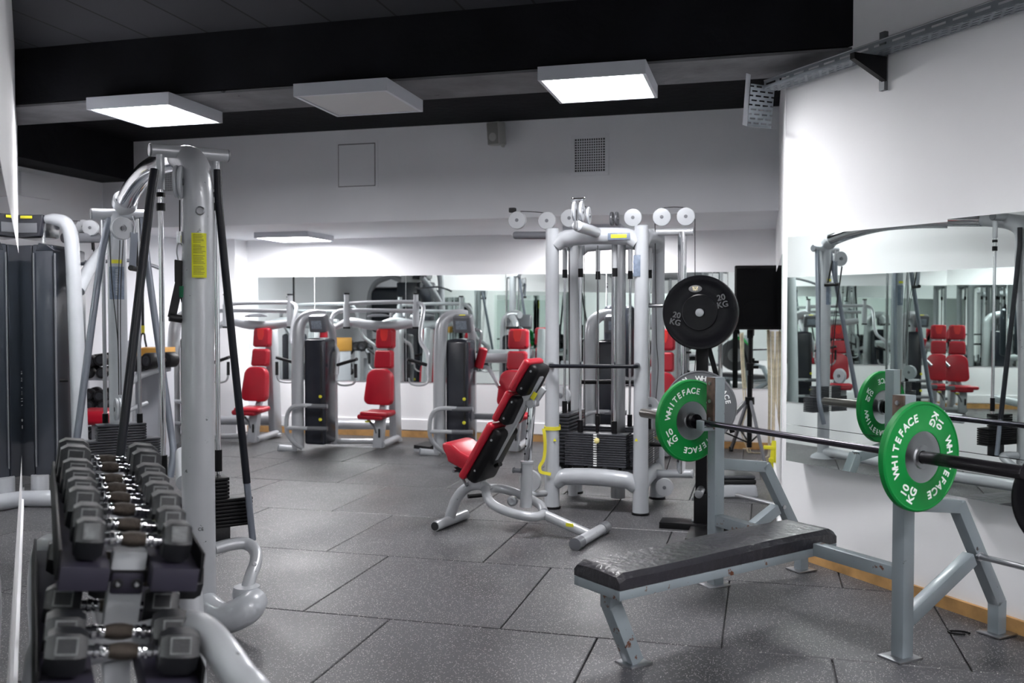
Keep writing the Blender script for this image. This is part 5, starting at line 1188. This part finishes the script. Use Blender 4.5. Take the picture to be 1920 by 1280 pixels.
def tier(cf, d0, d1, z_off, sx, wd):
    for s_ in (-1, 1):
        a = cf(d0)+axd*s_*sx-upd*z_off; b_ = cf(d1)+axd*s_*(sx+.012)-upd*(z_off)
        m = MB(); m.bar(a, b_, wd, .055, upd, .004); T.part('saddle_rail', m, PUR)
        m = MB(); m.bar(a+axd*s_*(wd/2+.004)+upd*.03, b_+axd*s_*(wd/2+.004)+upd*.03, .008, .07, upd, .002); T.part('rail_lip', m, BLKP)
tier(top_c, 2.14, 3.40, .083, .098, .105)
tier(low_c, 1.96, 3.1, .083, .105, .11)
def endframe(d):
    c0 = top_c(d)-upd*.035; c1 = low_c(d)-upd*.10+RN*.01
    m = MB(); m.bar(c1, c0, .078, .045, -RD, .006); g = T.part('end_post', m, STEEL if False else SIL)
    q = c0-upd*.075-RD*.029; m = MB(); m.box(q, (.072, .008, .05), frame3(axd, -RD, upd), .006); T.part('bolt_plate', m, PUR, g)
    for s_ in (-1, 1):
        m = MB(); m.lathe(q+axd*s_*.021-RD*.004, -RD, [(.012, 0), (.012, .003), (.006, .003)], 18); m2 = T.part('washer', m, BLK, g)
        m = MB(); m.lathe(q+axd*s_*.021-RD*.006, -RD, [(.006, 0), (.006, .005), (.004, .007)], 14); T.part('bolt', m, CHROME, g)
    m = MB(); m.bar(c0-axd*.15-upd*.06, c0+axd*.15-upd*.06, .04, .03, upd, .003); T.part('cross_bracket', m, BLKP)
endframe(2.235); endframe(3.38)
# curved tubular legs
lc = W2(-.79, 2.35); 
for d, ex0 in ((2.2, 0), (3.2, 0)):
    k = (d-2.2); sh = W2(-.5*k, k)
    pts = [D(300, 1195, 2.25)+sh*0 if False else V(p)+sh for p in (D(332, 1178, 2.30), D(352, 1173, 2.24), D(385, 1186, 2.16), D(420, 1225, 2.09), D(450, 1268, 2.05))]
    e = pts[-1]+(pts[-1]-pts[-2])*1.2; e2 = V((e.x+.02, e.y-.01, .03)); pts += [e, V((e.x+(e.x-pts[-1].x)*.5, e.y+(e.y-pts[-1].y)*.5, .12)), V((e.x+(e.x-pts[-1].x)*.6, e.y+(e.y-pts[-1].y)*.6, .03))]
    m = MB(); m.tube(pts, .0375, 22, 6); T.part('curved_leg', m, SILD)
    w_ = pts[0]-RN*.30+RD*.25; m = MB(); m.tube([pts[0], pts[0]-RN*.2+V((0, 0, -.02)), w_+V((0, 0, -.1)), V((w_.x, w_.y, .04))], .0375, 22, 5); T.part('curved_leg', m, SILD)
m = MB(); a = low_c(2.2)-V((0, 0, .12)); b_ = low_c(3.1)-V((0, 0, .12)); m.bar(a, b_, .06, .06, (0, 0, 1), .006); T.part('stretcher', m, SIL)
# small things
m = MB(); q = G(92, 1024); m.cyl(q+V((0, 0, .012)), q+V((.07, .02, .014)), .011, seg=12); m.cyl(q+V((-.01, 0, .014)), q+V((.02, .005, .014)), .014, seg=12); solo('dropped_pin', m, BLK, 'small black pin lying on the floor between the left wall and the dumbbell rack', 'pin', q)

# ============================================================ OTHER HALF OF THE ROOM (seen in the mirrors)
for i, x in enumerate((-4.3, -2.8)):
    dup(M2, (x, -3.1, 0), PI, 'chest press machine in the other half of the room, seen only in the mirrors', 'chest press machines seen in the mirrors')
dup(M3, (-1.2, -3.2, 0), PI, 'padded arm machine in the other half of the room, seen only in the mirror', None)
dup(bpy.data.objects['cable_tower'], (1.6, -2.2, 0), 0, 'cable tower in the other half of the room, seen only in the mirror')
T = Thing('treadmill', 'large dark treadmill in the other half of the room, seen only in the mirror', 'treadmill', (-4.2, -.6, 0), 0, 'treadmills seen in the mirror')
def tmill():
    m = MB(); m.box((-4.2, -.6, .1), (.85, 1.9, .2), None, .04); T.part('deck', m, BLKP, local=False)
    for s_ in (-1, 1):
        m = MB(); m.tube([(-4.2+s_*.42, -.1, .15), (-4.2+s_*.42, .15, .9), (-4.2+s_*.40, .25, 1.45), (-4.2+s_*.3, .28, 1.85), (-4.2, .28, 2.0)], .045, 16, 6); T.part('upright', m, SIL)
    m = MB(); m.box((-4.2, .2, 1.45), (.8, .12, .75), rotax('X', -.2), .1, 4); T.part('console', m, SHB)
tmill(); TMO = T.o
dup(TMO, (-5.85, 4.55, 0), 0, 'tall dark treadmill behind the left end wall, seen only in the back mirror'); dup(TMO, (-5.6, 2.2, 0), 0, 'dark treadmill further behind the left end wall, seen only in the back mirror')
